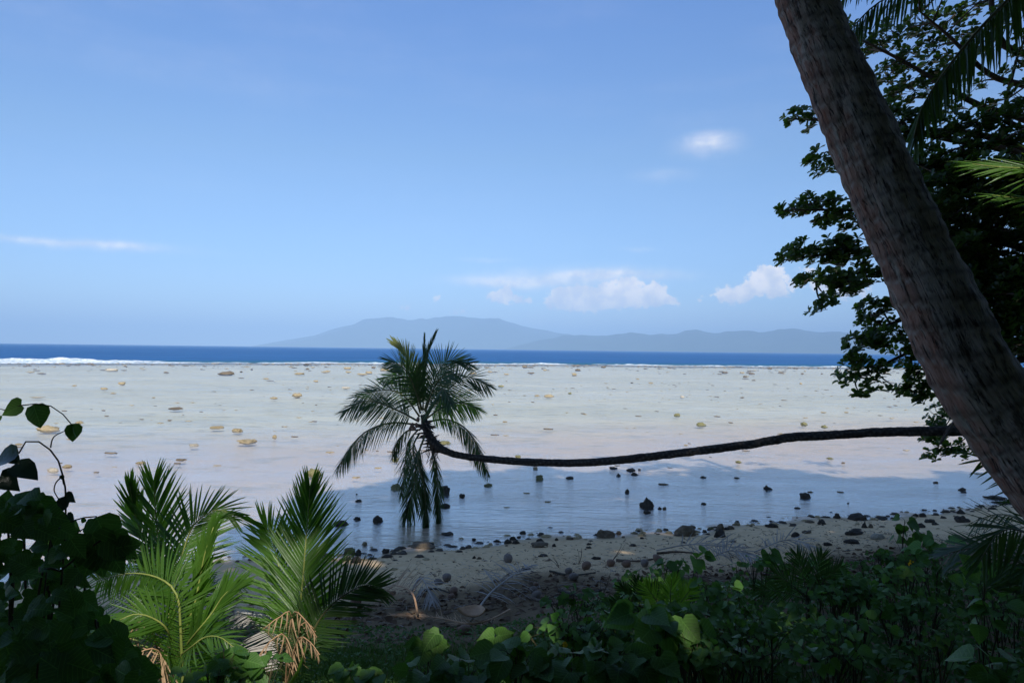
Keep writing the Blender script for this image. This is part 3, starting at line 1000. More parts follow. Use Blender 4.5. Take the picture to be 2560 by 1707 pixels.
# ------------------------------------------------------------------ the palm that grows out flat over the water
def flat_palm():
    D0, D1 = 15.0, 19.3
    line = [(2700, 1120), (2560, 1082), (2405, 1077), (2302, 1078), (2200, 1080), (2135, 1084), (2050, 1089), (1987, 1092), (1923, 1102), (1880, 1110), (1838, 1115), (1753, 1126),
            (1668, 1136), (1583, 1146), (1498, 1154), (1413, 1157), (1306, 1154), (1208, 1146), (1155, 1139), (1118, 1129), (1092, 1112), (1074, 1090), (1064, 1066), (1058, 1036)]
    pts = []
    for (u, v) in line:
        f = (2700 - u) / (2700 - 1058)
        pts.append(P(u, v, D0 + (D1 - D0) * f))
    g1 = pts[0] + Vector((1.3, -.5, -.9))
    g2 = pts[0] + Vector((2.0, -.9, -1.8)); g2.z = ground_z(g2.x, g2.y) - .2
    allp = [g2, g1] + pts
    rad = [.22, .15, .118, .112, .108, .105, .101, .10, .10, .10, .099, .098, .098, .097, .097, .097, .096, .094, .092, .088, .086, .088, .096, .105, .10, .07]
    n, seg = 420, 20
    C = spline([(*p, r) for p, r in zip(allp, rad)], n)
    root = thing('overhanging_coconut_palm', (g2.x, g2.y, g2.z + .2), 'slender coconut palm growing out flat over the water with its crown standing upright', 'palm tree')
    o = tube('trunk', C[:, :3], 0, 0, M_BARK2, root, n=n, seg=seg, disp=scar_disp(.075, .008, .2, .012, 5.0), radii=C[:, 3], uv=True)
    bark_attrs(o, n, seg, .075, .2, None, 5.0)
    Z = lambda x, y, dy=0.0: P(800 + x * .4082, 780 + y * .4082, D1 + dy)      # crown sketch units

    FR = (0, -1, .25)
    SK = (0, -.45, .9)
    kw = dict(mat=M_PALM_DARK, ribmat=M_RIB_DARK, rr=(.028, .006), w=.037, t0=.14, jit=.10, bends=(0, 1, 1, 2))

    def fr(pts, L, n, U, **k):
        q = dict(kw); q.update(k)
        n = int(n * 1.2); L *= 1.06
        return add_frond(root, [Z(*p) for p in pts], L, n, U, budget=BUD, **q)
    BUD = [300]
    # to the left
    fr([(610, 690), (420, 680), (250, 755), (105, 950, -.3)], .72, 60, (0, -.55, .85), droop=.75, name='frond')
    fr([(605, 670, -.2), (470, 600, -.5), (300, 545, -.8), (150, 600, -1.0)], .70, 56, (0, -.8, .6), droop=.45)
    fr([(610, 640, .1), (510, 510, .2), (390, 478, .3), (215, 520, .4)], .72, 56, (0, -.9, .5), droop=.25)
    fr([(615, 620, .3), (560, 450, .5), (490, 385, .6), (380, 410, .8)], .62, 40, (0, -.9, .4), droop=.2, mat=M_PALM)
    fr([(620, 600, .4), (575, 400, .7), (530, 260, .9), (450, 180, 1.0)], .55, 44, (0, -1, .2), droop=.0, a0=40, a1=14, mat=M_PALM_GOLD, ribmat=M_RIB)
    fr([(625, 600, -.5), (560, 420, -.9), (500, 330, -1.2), (420, 300, -1.4)], .6, 40, (0, -.8, .5), droop=.15)
    # spear and upright ones
    fr([(632, 600), (636, 400), (655, 260), (708, 128)], .34, 46, FR, droop=-.1, a0=16, a1=6, t0=.3, mat=M_PALM_DARK, rr=(.02, .004), w=.022)
    fr([(628, 600, .1), (634, 430, .1), (636, 300, .1), (640, 150, .1)], .30, 40, FR, droop=-.1, a0=12, a1=6, t0=.4, rr=(.016, .003), w=.02)
    fr([(622, 600, -.3), (600, 460, -.5), (590, 380, -.6), (610, 330, -.6)], .55, 34, FR, droop=.0, a0=40, a1=16)
    # to the right
    fr([(640, 600, .2), (700, 420, .5), (780, 300, .8), (920, 318, 1.0)], .72, 52, (.2, -.9, .5), droop=-.05, a0=66, a1=20)
    fr([(645, 610, -.2), (700, 460, -.4), (770, 380, -.6), (850, 390, -.7)], .55, 44, (0, -.8, .6), droop=.25)
    fr([(650, 620, .2), (760, 500, .4), (890, 400, .5), (1030, 450, .6)], .72, 56, (.1, -.85, .5), droop=.35)
    fr([(655, 650, -.3), (740, 590, -.7), (850, 555, -1.0), (960, 590, -1.2)], .66, 50, (0, -.8, .6), droop=.4, mat=M_PALM)
    fr([(660, 670, .1), (790, 660, .2), (920, 745, .3), (1028, 985, .35)], .62, 60, (0, -.55, .85), droop=.75)
    fr([(655, 640, -.5), (700, 560, -1.1), (750, 470, -1.6), (800, 560, -2.0)], .62, 46, (0, -.5, .85), droop=.5)
    fr([(640, 640, .6), (690, 560, 1.2), (740, 520, 1.7), (790, 600, 2.1)], .62, 40, (0, .2, 1), droop=.5)
    # hanging down into the water
    fr([(610, 740, -.1), (570, 830, -.3), (585, 1000, -.35), (530, 1265, -.3)], .80, 64, (0, -1, .1), droop=.75, a0=60, a1=25)
    fr([(640, 760, -.2), (600, 900, -.5), (640, 1080, -.5), (650, 1330, -.4)], .66, 56, (.3, -1, 0), droop=.9, a0=50, a1=18)
    fr([(670, 780, .1), (712, 950, .15), (722, 1130, .1), (728, 1318, .1)], .58, 50, (.4, -1, 0), droop=.95, a0=48, a1=18)
    fr([(600, 720, .5), (540, 800, 1.0), (520, 930, 1.2), (500, 1120, 1.2)], .6, 46, (0, -.6, .5), droop=.8)
    fr([(590, 720, .2), (530, 730, .3), (470, 800, .4), (450, 880, .4)], .5, 30, (0, -.6, .8), droop=.8)
    # leaf bases, dry strings and small nuts at the heart of the crown
    hb = Bag()
    for k in range(60):
        a = random.uniform(0, 6.28); y = random.uniform(690, 860)
        c = Z(640 + (y - 690) * .35, y)
        d = Vector((math.cos(a), math.sin(a) * .8, random.uniform(-.2, .9))).normalized()
        hb.tube([c, c + d * .14, c + d * random.uniform(.2, .36) + Vector((0, 0, -.06))], .04, .008, 5, 5)
    for k in range(16):
        c = Z(random.uniform(660, 720), random.uniform(790, 850))
        hb.tube([c, c + Vector((random.uniform(-.1, .12), random.uniform(-.15, 0), -.2)), c + Vector((random.uniform(-.12, .16), random.uniform(-.15, 0), -random.uniform(.3, .5)))], .014, .004, 5, 4)
    hb.build('leaf_base', M_TWIG, root, kind='stuff')
    for (x, y) in ((560, 700), (575, 712), (552, 716), (600, 655), (590, 690), (566, 690)):
        nut(Z(x, y, -.25), .045, M_COCO, root, 'young_nut')


def nut(loc, r, mat, parent, name, rz=0.0, tilt=0.0, sc=(1.0, 1.0, 1.25)):
    if 'nut' not in BASE_ME:
        V, F, seg, n = [], [], 12, 9
        for i in range(n):
            t = math.pi * i / (n - 1)
            rr_ = math.sin(t) * (1 + .06 * math.cos(t))
            for j in range(seg):
                th = 2 * math.pi * j / seg
                tri = 1 + .07 * math.cos(3 * th)
                V.append((rr_ * tri * math.cos(th) + 1e-4 * math.cos(th), rr_ * tri * math.sin(th) + 1e-4 * math.sin(th), -math.cos(t) * (1 + .08 * (t > 2.6))))
        BASE_ME['nut'] = (np.array(V), grid_faces(n, seg, wrap=True))
    key = ('nutme', mat.name)
    if key not in BASE_ME:
        BASE_ME[key] = mesh(name, *BASE_ME['nut'], mat)
    M = Matrix.Translation(Vector(loc)) @ Matrix.Rotation(rz, 4, 'Z') @ Matrix.Rotation(tilt, 4, 'Y') @ Matrix.Diagonal((r * sc[0], r * sc[1], r * sc[2], 1))
    return link(name, BASE_ME[key], parent, M)


flat_palm()

# ------------------------------------------------------------------ the trees behind and over the camera: they throw the shade
def shade_wanted(fx, fy):
    """True where the canopy closes over the ray that ends at (fx, fy) on the water level."""
    edge = 28.2 + 1.0 * np.sin(fx * .7 + 1) + .6 * np.sin(fx * 1.9)
    edge = edge + np.clip((fx + 3.5) * 2.3, -30, 0)        # the wood ends towards the left
    s = fy < edge
    s &= ~((fx < -6.2 + .5 * np.sin(fy * 1.3)) & (fy > 15.0))
    for (gx, gy, rx, ry) in GAPS:  # holes cut into the unseen crowns so sun flecks land where wanted
        rx, ry = rx + .22, ry + .23                          # a leaf is some 0.4 m long
        s &= ((fx - gx) / rx) ** 2 + ((fy - gy) / ry) ** 2 > 1
    return s


def fp(u, v, Y):                                            # shadow footprint of a photo pixel at depth Y
    p = P(u, v, Y)
    return p.x + p.z * SX, p.y + p.z * SY


def gap_at(u, v, Y, rx, ry=None):
    x, y = fp(u, v, Y)
    return (x, y, rx, ry or rx)


def gap_g(u, v, rx, ry=None):
    g = G(u, v)
    return (g.x + g.z * SX, g.y + g.z * SY, rx, ry or rx)


def off_trunk(g):
    f = min(1, max(0, (10.4 - g[1]) / 5.4)); tx = -.5 + 2.7 * f
    return not (4 < g[1] < 11.5 and abs(g[0] - tx) < .5 + g[2])


GAPS = [gap_at(430, 1560, 5.6, .75, .9), gap_at(640, 1480, 5.8, .45, .6), gap_at(560, 1320, 6.2, .22, .3), gap_at(700, 1450, 6.2, .25, .35), gap_at(560, 1640, 5.4, .35, .3),
        gap_at(740, 1560, 5.7, .22, .3), gap_at(1600, 1480, 7.2, .18, .2), gap_at(1690, 1490, 7, .14, .2),
        gap_at(1620, 1570, 5.5, .13, .2), gap_at(1830, 1640, 5, .12, .14), gap_g(2270, 1440, .3, .14), gap_at(2240, 1460, 7, .12, .12), gap_at(2500, 420, 5.5, .5, .6), gap_at(1040, 870, 19.5, .16, .3), gap_at(1000, 960, 19.2, .3, .35),
        gap_at(900, 1010, 19, .2, .3), gap_at(2020, 760, 12.5, .2), gap_g(1040, 1530, .35, .3), gap_at(1190, 1560, 7.6, .15, .2), gap_at(1290, 1470, 9.5, .1, .15), gap_at(90, 1290, 2.1, .1, .1), gap_at(60, 1400, 2.1, 0, 0), gap_at(280, 1380, 2.1, -.05, 0), gap_at(130, 1500, 2.0, -.03, 0), gap_at(330, 1560, 2.2, -.05, 0), gap_at(420, 1660, 2.6, -.03, 0), gap_at(190, 1330, 2.1, -.05, -.05), gap_at(225, 1240, 2, -.05, -.05), gap_g(1000, 1368, .5, .1), gap_g(1130, 1358, .45, .08), gap_g(1520, 1338, .5, .08), gap_g(850, 1392, .4, .1), gap_g(2050, 1330, .5, .08), gap_g(590, 1428, .6, .12), gap_g(570, 1402, .5, .1), gap_at(1640, 1560, 5.2, .1, .1), gap_at(1780, 1500, 5.6, .12, .1), gap_at(1850, 1600, 4.6, .1, .06), gap_at(2290, 1450, 6.6, .1, .05), gap_at(1100, 1640, 4.2, .1, .06), gap_at(900, 1660, 4.8, .2, .08), gap_at(1480, 1600, 4.4, .05, .05), gap_g(880, 1400, .55, .16), gap_g(920, 1418, .4, .1),
        gap_g(1050, 1500, .3, .12), gap_g(2210, 1320, .7, .1), gap_g(2200, 1335, .7, .12), gap_g(1790, 1330, .3, .06), gap_g(1480, 1340, .3, .08), gap_at(1590, 1148, 17.6, .3, .12),
        gap_at(1450, 1150, 17.9, .15, .1), gap_at(2300, 200, 8, .3, .3), gap_at(480, 1400, 5.8, .16, .2), gap_at(200, 1310, 2.6, .12, .15),
        gap_g(1330, 1250, .5, .2), gap_g(1560, 1240, .9, .22), gap_g(1880, 1270, .9, .16), gap_g(2080, 1250, .8, .2), gap_g(1230, 1320, .5, .12), gap_g(1740, 1300, .5, .12)]
NMAN = len(GAPS)
for _k in range(26):
    GAPS.append((*fp(random.uniform(700, 1350), random.uniform(1560, 1700), random.uniform(4.2, 6)), random.uniform(-.03, .16), random.uniform(-.05, .05)))
for _k in range(90):
    GAPS.append((*fp(random.uniform(1350, 2560), random.uniform(1400, 1690), random.uniform(3.5, 7)), random.uniform(-.05, .05), random.uniform(-.05, .05)))
for _k in range(60):
    _x, _y = random.uniform(-8, 20), random.uniform(2, 28)
    GAPS.append((_x, _y, random.uniform(.04, .14), random.uniform(.06, .24)))


TRUNK_SPOTS = [gap_at(2065, 70, 3.5, .10), gap_at(2400, 680, 3.05, .0, .02)]
GAPS = [g for g in GAPS if off_trunk(g) and (g[0] - 2.9) ** 2 + (g[1] - 8.2) ** 2 > .8] + TRUNK_SPOTS


def shade_tree(x, y, h, rx, ry, rz, nleaf, label):
    gz = ground_z(x, y)
    root = thing('broadleaf_tree', (x, y, gz), label, 'tree', 'tall trees of the shore wood behind the camera')
    cz = h - rz
    bag = Bag()
    bag.tube([(x, y, gz - .3), (x + .2, y, gz + 3), (x - .2, y + .2, cz - rz * .3), (x, y, cz)], .38, .14, 12, 10)
    for k in range(9):
        a = k * 2.4
        e = Vector((x + math.cos(a) * rx * .8, y + math.sin(a) * ry * .8, cz + random.uniform(-.4, .6) * rz))
        s = Vector((x, y, cz - rz * random.uniform(.2, .8)))
        bag.tube([s, s.lerp(e, .5) + Vector((0, 0, .5)), e], .12, .03, 8, 6)
    bag.build('trunk', M_WOOD, root)
    p = rng.normal(0, 1, (nleaf, 3)); p /= np.linalg.norm(p, axis=1)[:, None]
    r = rng.uniform(.25, 1, (nleaf, 1)) ** .5
    C = p * r * np.array([rx, ry, rz]) + np.array([x, y, cz])
    fx, fy = C[:, 0] + C[:, 2] * SX, C[:, 1] + C[:, 2] * SY
    C = C[shade_wanted(fx, fy)]
    # keep the crown out of the line of sight towards the sea
    C = C[~((C[:, 1] > .3) & ((C[:, 2] - 4.5) < .56 * C[:, 1] + .8))]
    n = len(C)
    mats = np.zeros((n, 4, 4)); mats[:, 3, 3] = 1
    q = rng.normal(0, 1, (n, 3)); q[:, 2] *= .5; q /= np.linalg.norm(q, axis=1)[:, None]
    z = np.cross(q, rng.normal(0, 1, (n, 3)) * .6 + np.cross(q, np.array(SUN)) * 1.0); z /= np.linalg.norm(z, axis=1)[:, None]
    yv = np.cross(z, q)
    s = rng.uniform(.38, .58, n)[:, None]
    mats[:, :3, 0], mats[:, :3, 1], mats[:, :3, 2], mats[:, :3, 3] = q * s, yv * s, z * s, C
    lf = Bag(); lf.stamp(CARD, mats)
    lf.build('crown', M_CANOPY, root)


CARD = (np.array([(0, 0, 0), (.45, -.42, .05), (1, 0, -.1), (.45, .42, .05)]), np.array([(0, 1, 2, 3)]))
for k, (x, y, h, rx, ry, rz, lab) in enumerate([(-5, -3.5, 20, 6, 8.5, 7, 'leafy shore tree with a broad crown behind the young palms'), (2, -1.5, 25.5, 6, 9.5, 8, 'tallest leafy tree just behind the viewpoint'),
                                               (9, -1.5, 25.5, 6, 9.5, 8, 'leafy tree behind the thick leaning palm'), (16, -1, 25.5, 6, 9.5, 8, 'leafy tree at the right end of the shore wood'),
                                               (23, -.5, 25, 6, 9, 8, 'leafy tree furthest right in the shore wood'),
                                               (-9, -15, 18, 8, 7, 7, 'added second row tree at the left, darkening the foreground'), (3, -15, 21, 8, 8, 7, 'added second row tree in the middle, darkening the foreground'), (14, -15, 21, 8, 8, 7, 'added second row tree at the right, darkening the foreground'),  # unseen second row, added to keep light from behind off the foreground
    (-14, -9, 9, 6, 3, 5, 'low bushy tree far left behind, added to block light'), (-5, -9, 9, 6, 3, 5, 'low bushy tree left of centre behind, added to block light'), (4, -9, 9, 6, 3, 5, 'low bushy tree right of centre behind, added to block light'),  # low leafy backdrop out of view, added to cut sky light on the foreground
    (13, -9, 9, 6, 3, 5, 'low bushy tree far right behind, added to block light'), (-7.5, 2, 6.5, 3, 3, 3, 'bushy tree outside the left edge, added to shade the vines'), (8.5, .5, 7, 3, 3, 3.5, 'bushy tree outside the right edge, added to block light')]):  # end of that backdrop and two side bushes, added to dim the foreground
    shade_tree(x, y, h, rx, ry, rz, (20000 if h > 12 else 5000) if y > -10 else 9000, lab)

# ------------------------------------------------------------------ the broadleaf tree at the right edge
def right_tree():
    D = 14.0
    bx, by = 12.6, 15.0
    gz = ground_z(bx, by)
    root = thing('broadleaf_shore_tree', (bx, by, gz), 'dark broadleaf tree with rosettes of glossy leaves hanging over the shallows behind the leaning trunk', 'tree')
    tb = Bag()
    trunk = [Vector((bx + .3, by, gz - .3)), Vector((bx, by, gz + 2.5)), Vector((bx - .6, by - .2, gz + 6)), Vector((bx - .4, by, gz + 10)), Vector((bx, by + .3, gz + 15))]
    tb.tube(trunk, .42, .12, 22, 12)
    tb.build('trunk', M_WOOD, root)
    # clumps: (u, v, ru, rv, depth, rosettes)
    cl = [(1985, 293, 34, 16, D, 11), (2030, 305, 30, 24, D, 12), (2045, 395, 32, 22, D - .4, 12), (2075, 415, 34, 26, D - .4, 16),
          (1972, 528, 32, 14, D + .3, 12), (2020, 515, 40, 26, D + .3, 22), (2080, 530, 44, 40, D + .3, 30), (2060, 562, 24, 14, D + .2, 8), (2135, 540, 46, 40, D + .3, 30),
          (1968, 648, 30, 13, D, 11), (2010, 628, 42, 26, D, 22), (2065, 640, 46, 32, D, 28), (2100, 615, 44, 30, D, 26), (2140, 640, 50, 36, D, 30),
          (2020, 700, 34, 14, D - .6, 12), (2075, 700, 44, 28, D - .6, 22), (2120, 715, 44, 34, D - .6, 26), (2060, 755, 20, 24, D - .6, 9), (2048, 780, 12, 10, D - .6, 3), (2170, 690, 44, 40, D, 30),
          (2195, 770, 44, 34, D + .4, 24), (2170, 800, 30, 24, D + .4, 12), (2220, 830, 40, 40, D + .4, 22),
          (2150, 860, 34, 26, D - .3, 16), (2190, 850, 40, 28, D - .3, 20), (2140, 905, 28, 26, D - .3, 14), (2115, 945, 20, 18, D - .3, 8), (2175, 920, 34, 28, D - .3, 18), (2190, 965, 18, 20, D - .3, 6),
          (2130, 985, 16, 8, D - .3, 3), (2222, 975, 8, 8, D - .3, 2), (2160, 960, 10, 12, D - .3, 2),
          (2250, 880, 34, 34, D, 18), (2290, 930, 36, 46, D, 24), (2280, 980, 26, 20, D, 10), (2320, 985, 34, 30, D, 18),
          (2350, 1045, 34, 30, D + .2, 20), (2340, 1090, 30, 22, D + .2, 14), (2375, 1120, 34, 26, D + .2, 14), (2326, 1138, 16, 12, D + .2, 5), (2400, 1130, 30, 20, D + .2, 10), (2390, 1060, 40, 40, D + .2, 20),
          (2120, 85, 36, 28, D + 1, 18), (2150, 130, 34, 24, D + 1, 14), (2185, 110, 40, 30, D + 1, 18), (2215, 190, 30, 26, D + .6, 13), (2250, 160, 40, 40, D + .6, 20),
          (2240, 90, 50, 40, D + 1, 22), (2300, 60, 50, 40, D + 1, 22), (2330, 130, 44, 40, D + 1, 22), (2380, 40, 50, 34, D + 1, 20), (2400, 90, 50, 24, D + 1, 12), (2440, 20, 40, 20, D + 1, 10),
          (2230, 250, 34, 26, D + .4, 16), (2280, 230, 44, 34, D + .4, 22), (2340, 210, 44, 40, D + .4, 24), (2390, 170, 34, 40, D + .6, 16), (2440, 120, 40, 34, D + .6, 14),
          (2190, 290, 40, 34, D, 20), (2250, 310, 50, 40, D, 28), (2310, 300, 50, 34, D, 24), (2370, 270, 34, 34, D + .5, 14), (2220, 350, 40, 20, D, 12),
          (2350, 330, 60, 26, D, 22), (2430, 310, 60, 26, D - .5, 24), (2500, 290, 50, 34, D - .5, 22), (2550, 250, 40, 60, D - .5, 22), (2540, 160, 26, 30, D, 10), (2560, 100, 24, 40, D, 9),
          (2300, 385, 30, 12, D, 6), (2270, 400, 20, 10, D, 4), (2340, 400, 40, 18, D, 10), (2400, 370, 60, 34, D - .5, 26), (2480, 360, 60, 34, D - .5, 26), (2550, 340, 50, 40, D - .5, 24),
          (2440, 215, 30, 20, D + 1, 6), (2520, 30, 40, 40, D, 14), (2480, 260, 30, 12, D, 4)]
    # the closed mass to the right and below
    for _ in range(250):
        v = random.uniform(410, 900)
        umin = np.interp(v, [410, 560, 700, 800, 900], [2260, 2230, 2290, 2330, 2400])
        u = random.uniform(umin, 2660)
        cl.append((u, v, random.uniform(36, 60), random.uniform(22, 38), D + random.uniform(-1, 1.6), int(random.uniform(13, 22))))
    for _ in range(70):                       # goes on outside the frame
        u = random.uniform(2620, 3300); v = random.uniform(-500, 950)
        cl.append((u, v, 70, 45, D + random.uniform(-2.5, 2.5), 16))
    for _ in range(40):
        u = random.uniform(2250, 2700); v = random.uniform(-500, -30)
        cl.append((u, v, 70, 45, D + random.uniform(-1.5, 2), 16))
    twigs, mats0, mats1 = Bag(), [], []
    tc = spline(trunk, 60)
    limbs = []
    limb_px = [(2480, 190, 2300, 30), (2440, 260, 2130, 90), (2400, 330, 2090, 380), (2380, 350, 1970, 297), (2420, 560, 1990, 525), (2420, 640, 1985, 645), (2450, 700, 2040, 705),
               (2480, 760, 2120, 850), (2500, 820, 2150, 940), (2520, 860, 2300, 960), (2540, 900, 2350, 1110), (2500, 100, 2460, -300), (2520, 300, 2560, 100), (2600, 500, 2900, 300), (2600, 800, 3100, 700), (2600, 200, 3100, -200),
               (2440, 430, 2250, 420), (2460, 600, 2230, 620), (2480, 720, 2240, 800)]
    for (u0, v0, u1, v1) in limb_px:
        a = P(u0, v0, D + .4); b = P(u1, v1, D)
        k = int(np.argmin(np.abs(tc[:, 2] - (a.z - 1.2))))
        s = Vector(tc[k][:3])
        m1 = s.lerp(a, .55) + Vector((0, 0, .25))
        pts = [s, m1, a, a.lerp(b, .55) + Vector((0, .1, .12)), b]
        limbs.append(spline(pts, 40)[:, :3])
        lb = Bag(); lb.tube(pts, .11, .016, 22, 8)
        lb.build('limb', M_WOOD, root)
    LP = np.concatenate(limbs)
    shoots = []
    for (u, v, ru, rv, dd, n) in cl:
        if v > 1030 and u > 2200: dd += 2.4            # these hang behind the flat trunk
        c = P(u, v, dd)
        k = int(np.argmin(((LP - np.array(c)) ** 2).sum(1) + .6 * np.maximum(0, np.array(c)[0] - LP[:, 0])))
        a = Vector(LP[k])
        off = Vector((.12, 0, .06)) * (dd / 14)
        twigs.tube([a, a.lerp(c, .6) + Vector((0, 0, .06)), c + off], .022, .010, 6, 4)
        for i in range(int(n * 1.25)):
            q = rng.normal(0, 1, 3); q /= np.linalg.norm(q); r = random.uniform(.25, 1) ** .5
            pnt = Vector((c.x + q[0] * r * ru / F_PX * dd, c.y + q[1] * r * .42, c.z + q[2] * r * rv / F_PX * dd))
            if random.random() < .6:
                twigs.tube([c + off * .5, c.lerp(pnt, .6) + Vector((0, 0, -.02)), pnt], .008, .004, 4, 3)
            ax = np.array([q[0] * .5 - .3, q[1] * .5, .75]); ax /= np.linalg.norm(ax)
            m = random.randint(5, 8)
            for j in range(m):
                th = j * 6.283 / m + random.uniform(-.3, .3)
                e1 = np.cross(ax, [0, 1.0, .2]); e1 /= np.linalg.norm(e1); e2 = np.cross(ax, e1)
                sp = random.uniform(.35, 1.0)
                d = ax * (1 - sp * .75) + sp * (math.cos(th) * e1 + math.sin(th) * e2) + np.array([0, 0, -.18])
                M = mat_dir(pnt, d, ax + rng.normal(0, .25, 3), random.uniform(.10, .165), None)
                shoots.append((pnt.x, pnt.y, pnt.z, M))
    # the 300 leaves that show largest in the open fringe are parts of their own
    order = sorted(range(len(shoots)), key=lambda i: (shoots[i][1], shoots[i][0]))
    vis = [i for i in order if (lambda s: 1940 < s[0] / s[1] * F_PX + 1280 < 2330)(shoots[i])]
    own = set(vis[:300])
    bag = Bag()
    big = [[], []]
    for i, s in enumerate(shoots):
        if i in own: leaf_object('leaf', 'obov', OBOV, i % 2, M_TREE, root, s[3])
        else: big[i % 2].append(s[3])
    for k in (0, 1): bag.stamp(OBOV[k], big[k])
    twigs.build('twig', M_WOOD, root, kind='stuff')
    bag.build('crown', M_TREE, root, kind='stuff')


right_tree()


# ------------------------------------------------------------------ palms whose fronds reach in at the right
def off_frame_palms():
    # a tall palm standing right of the frame: two long old fronds hang into the top right corner
    x, y = 5.3, 7.0
    gz = ground_z(x, y)
    root = thing('coconut_palm', (x, y, gz), 'coconut palm whose long drooping dark fronds hang into the top right corner', 'palm tree')
    cr = Vector((6.2, 6.6, 9.0))
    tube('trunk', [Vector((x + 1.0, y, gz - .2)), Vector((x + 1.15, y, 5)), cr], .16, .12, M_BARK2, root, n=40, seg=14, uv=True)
    b = [0]
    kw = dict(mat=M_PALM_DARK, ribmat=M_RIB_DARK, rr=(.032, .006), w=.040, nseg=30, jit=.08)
    add_frond(root, [cr, P(2680, -150, 6.5), P(2520, 0, 6.3), P(2400, 130, 6.2), P(2310, 260, 6.1), P(2285, 345, 6.05)], .62, 95, (0, -.5, .85), droop=1.6, budget=[150], bends=(0, 1, 2), a0=60, a1=25, t0=.1, label='long arching frond with leaflets hanging straight down', **kw)
    add_frond(root, [cr, P(2600, -420, 7.2), P(2420, -190, 7.4), P(2270, -40, 7.5), P(2185, 15, 7.5), P(2130, 70, 7.5)], .62, 85, (0, -.5, .85), droop=1.6, budget=[100], bends=(0, 1, 2), a0=60, a1=25, t0=.1, **kw)
    add_frond(root, [cr, P(2500, -500, 6.6), P(2300, -250, 6.4), P(2160, -75, 6.2), P(2060, -62, 6.1)], .55, 80, (0, -.5, .85), droop=1.6, budget=[50], bends=(0, 1, 2), a0=60, a1=25, t0=.1, **kw)
    for k in range(9):
        a = random.uniform(-1.6, 1.7)
        h = Vector((math.cos(a), math.sin(a), 0))
        add_frond(root, [cr, cr + h * 1.3 + Vector((0, 0, .8)), cr + h * 2.6 + Vector((0, 0, .4)), cr + h * 3.5 + Vector((0, 0, -.7))], .7, 40, (0, 0, 1), droop=.6, **{**kw, 'nseg': 10})
    # young palm right of the frame: one lit frond points in at mid height
    x, y = 4.6, 5.2
    gz = ground_z(x, y)
    root = thing('young_coconut_palm', (x, y, gz), 'young palm at the right edge with one bright sunlit frond pointing left', 'palm tree', None)
    c = Vector((4.75, 5.3, 4.9))
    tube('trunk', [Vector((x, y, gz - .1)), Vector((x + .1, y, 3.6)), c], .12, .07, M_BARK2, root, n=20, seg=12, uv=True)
    bb = [110]
    add_frond(root, [c, P(2700, 455, 5.4), P(2600, 425, 5.5), P(2500, 418, 5.5), P(2430, 410, 5.5)], .42, 40, (0, -.8, .5), M_PALM, M_RIB, droop=.05, a0=38, a1=10, w=.022, budget=bb, t0=.15, label='sunlit green frond')
    add_frond(root, [c, P(2700, 520, 5.8), P(2610, 500, 5.8), P(2540, 495, 5.8), P(2480, 488, 5.8)], .36, 30, (0, -.7, .6), M_PALM, M_RIB, droop=.1, a0=38, a1=10, w=.022, budget=bb, t0=.15)
    for k in range(6):
        a = random.uniform(-1.3, 1.3)
        h = Vector((math.cos(a), math.sin(a), 0))
        add_frond(root, [c, c + h * .6 + Vector((0, 0, .6)), c + h * 1.3 + Vector((0, 0, .5)), c + h * 1.8 + Vector((0, 0, -.2))], .5, 26, (0, 0, 1), M_PALM, droop=.4, nseg=10)
    # low palm tucked behind the foot of the leaning trunk
    g = G(2640, 1640)
    g = Vector((3.75, 5.2, 0)); g.z = ground_z(g.x, g.y)
    root = thing('low_palm', g, 'low dark palm tucked behind the foot of the thick leaning trunk', 'palm tree')
    c = g + Vector((0, 0, .55))
    tube('stem', [g + Vector((0, 0, -.1)), c], .07, .04, M_RIB_DARK, root, n=6, seg=10)
    kw = dict(mat=M_PALM_DARK, ribmat=M_RIB_DARK, rr=(.012, .003), w=.026)
    bb = [200]
    add_frond(root, [c, P(2620, 1270, 5.2), P(2560, 1190, 5.2), P(2480, 1150, 5.2), P(2440, 1150, 5.2)], .34, 22, (0, -1, .3), droop=.45, a0=60, a1=20, budget=bb, **kw)
    add_frond(root, [c, P(2650, 1420, 5.4), P(2560, 1310, 5.6), P(2500, 1285, 5.8), P(2440, 1300, 6.0)], .42, 34, (0, -.8, .6), droop=.55, budget=bb, **kw)
    add_frond(root, [c, P(2600, 1440, 5.2), P(2500, 1390, 5.3), P(2430, 1370, 5.4), P(2370, 1382, 5.5)], .42, 34, (0, -.8, .6), droop=.35, budget=bb, **kw)
    add_frond(root, [c, P(2640, 1400, 5), P(2560, 1330, 4.9), P(2500, 1330, 4.8), P(2450, 1400, 4.7)], .42, 34, (0, -.8, .6), droop=.55, **kw)
    add_frond(root, [c, c + Vector((.5, .2, .6)), c + Vector((1.2, .2, .5))], .42, 34, (0, -.8, .6), droop=.55, **kw)


off_frame_palms()

# ------------------------------------------------------------------ young palms in front of the beach
def q2(x, y, Y):                                            # left-bottom sketch units
    return P(x * .4829, 950 + y * .4829, Y)


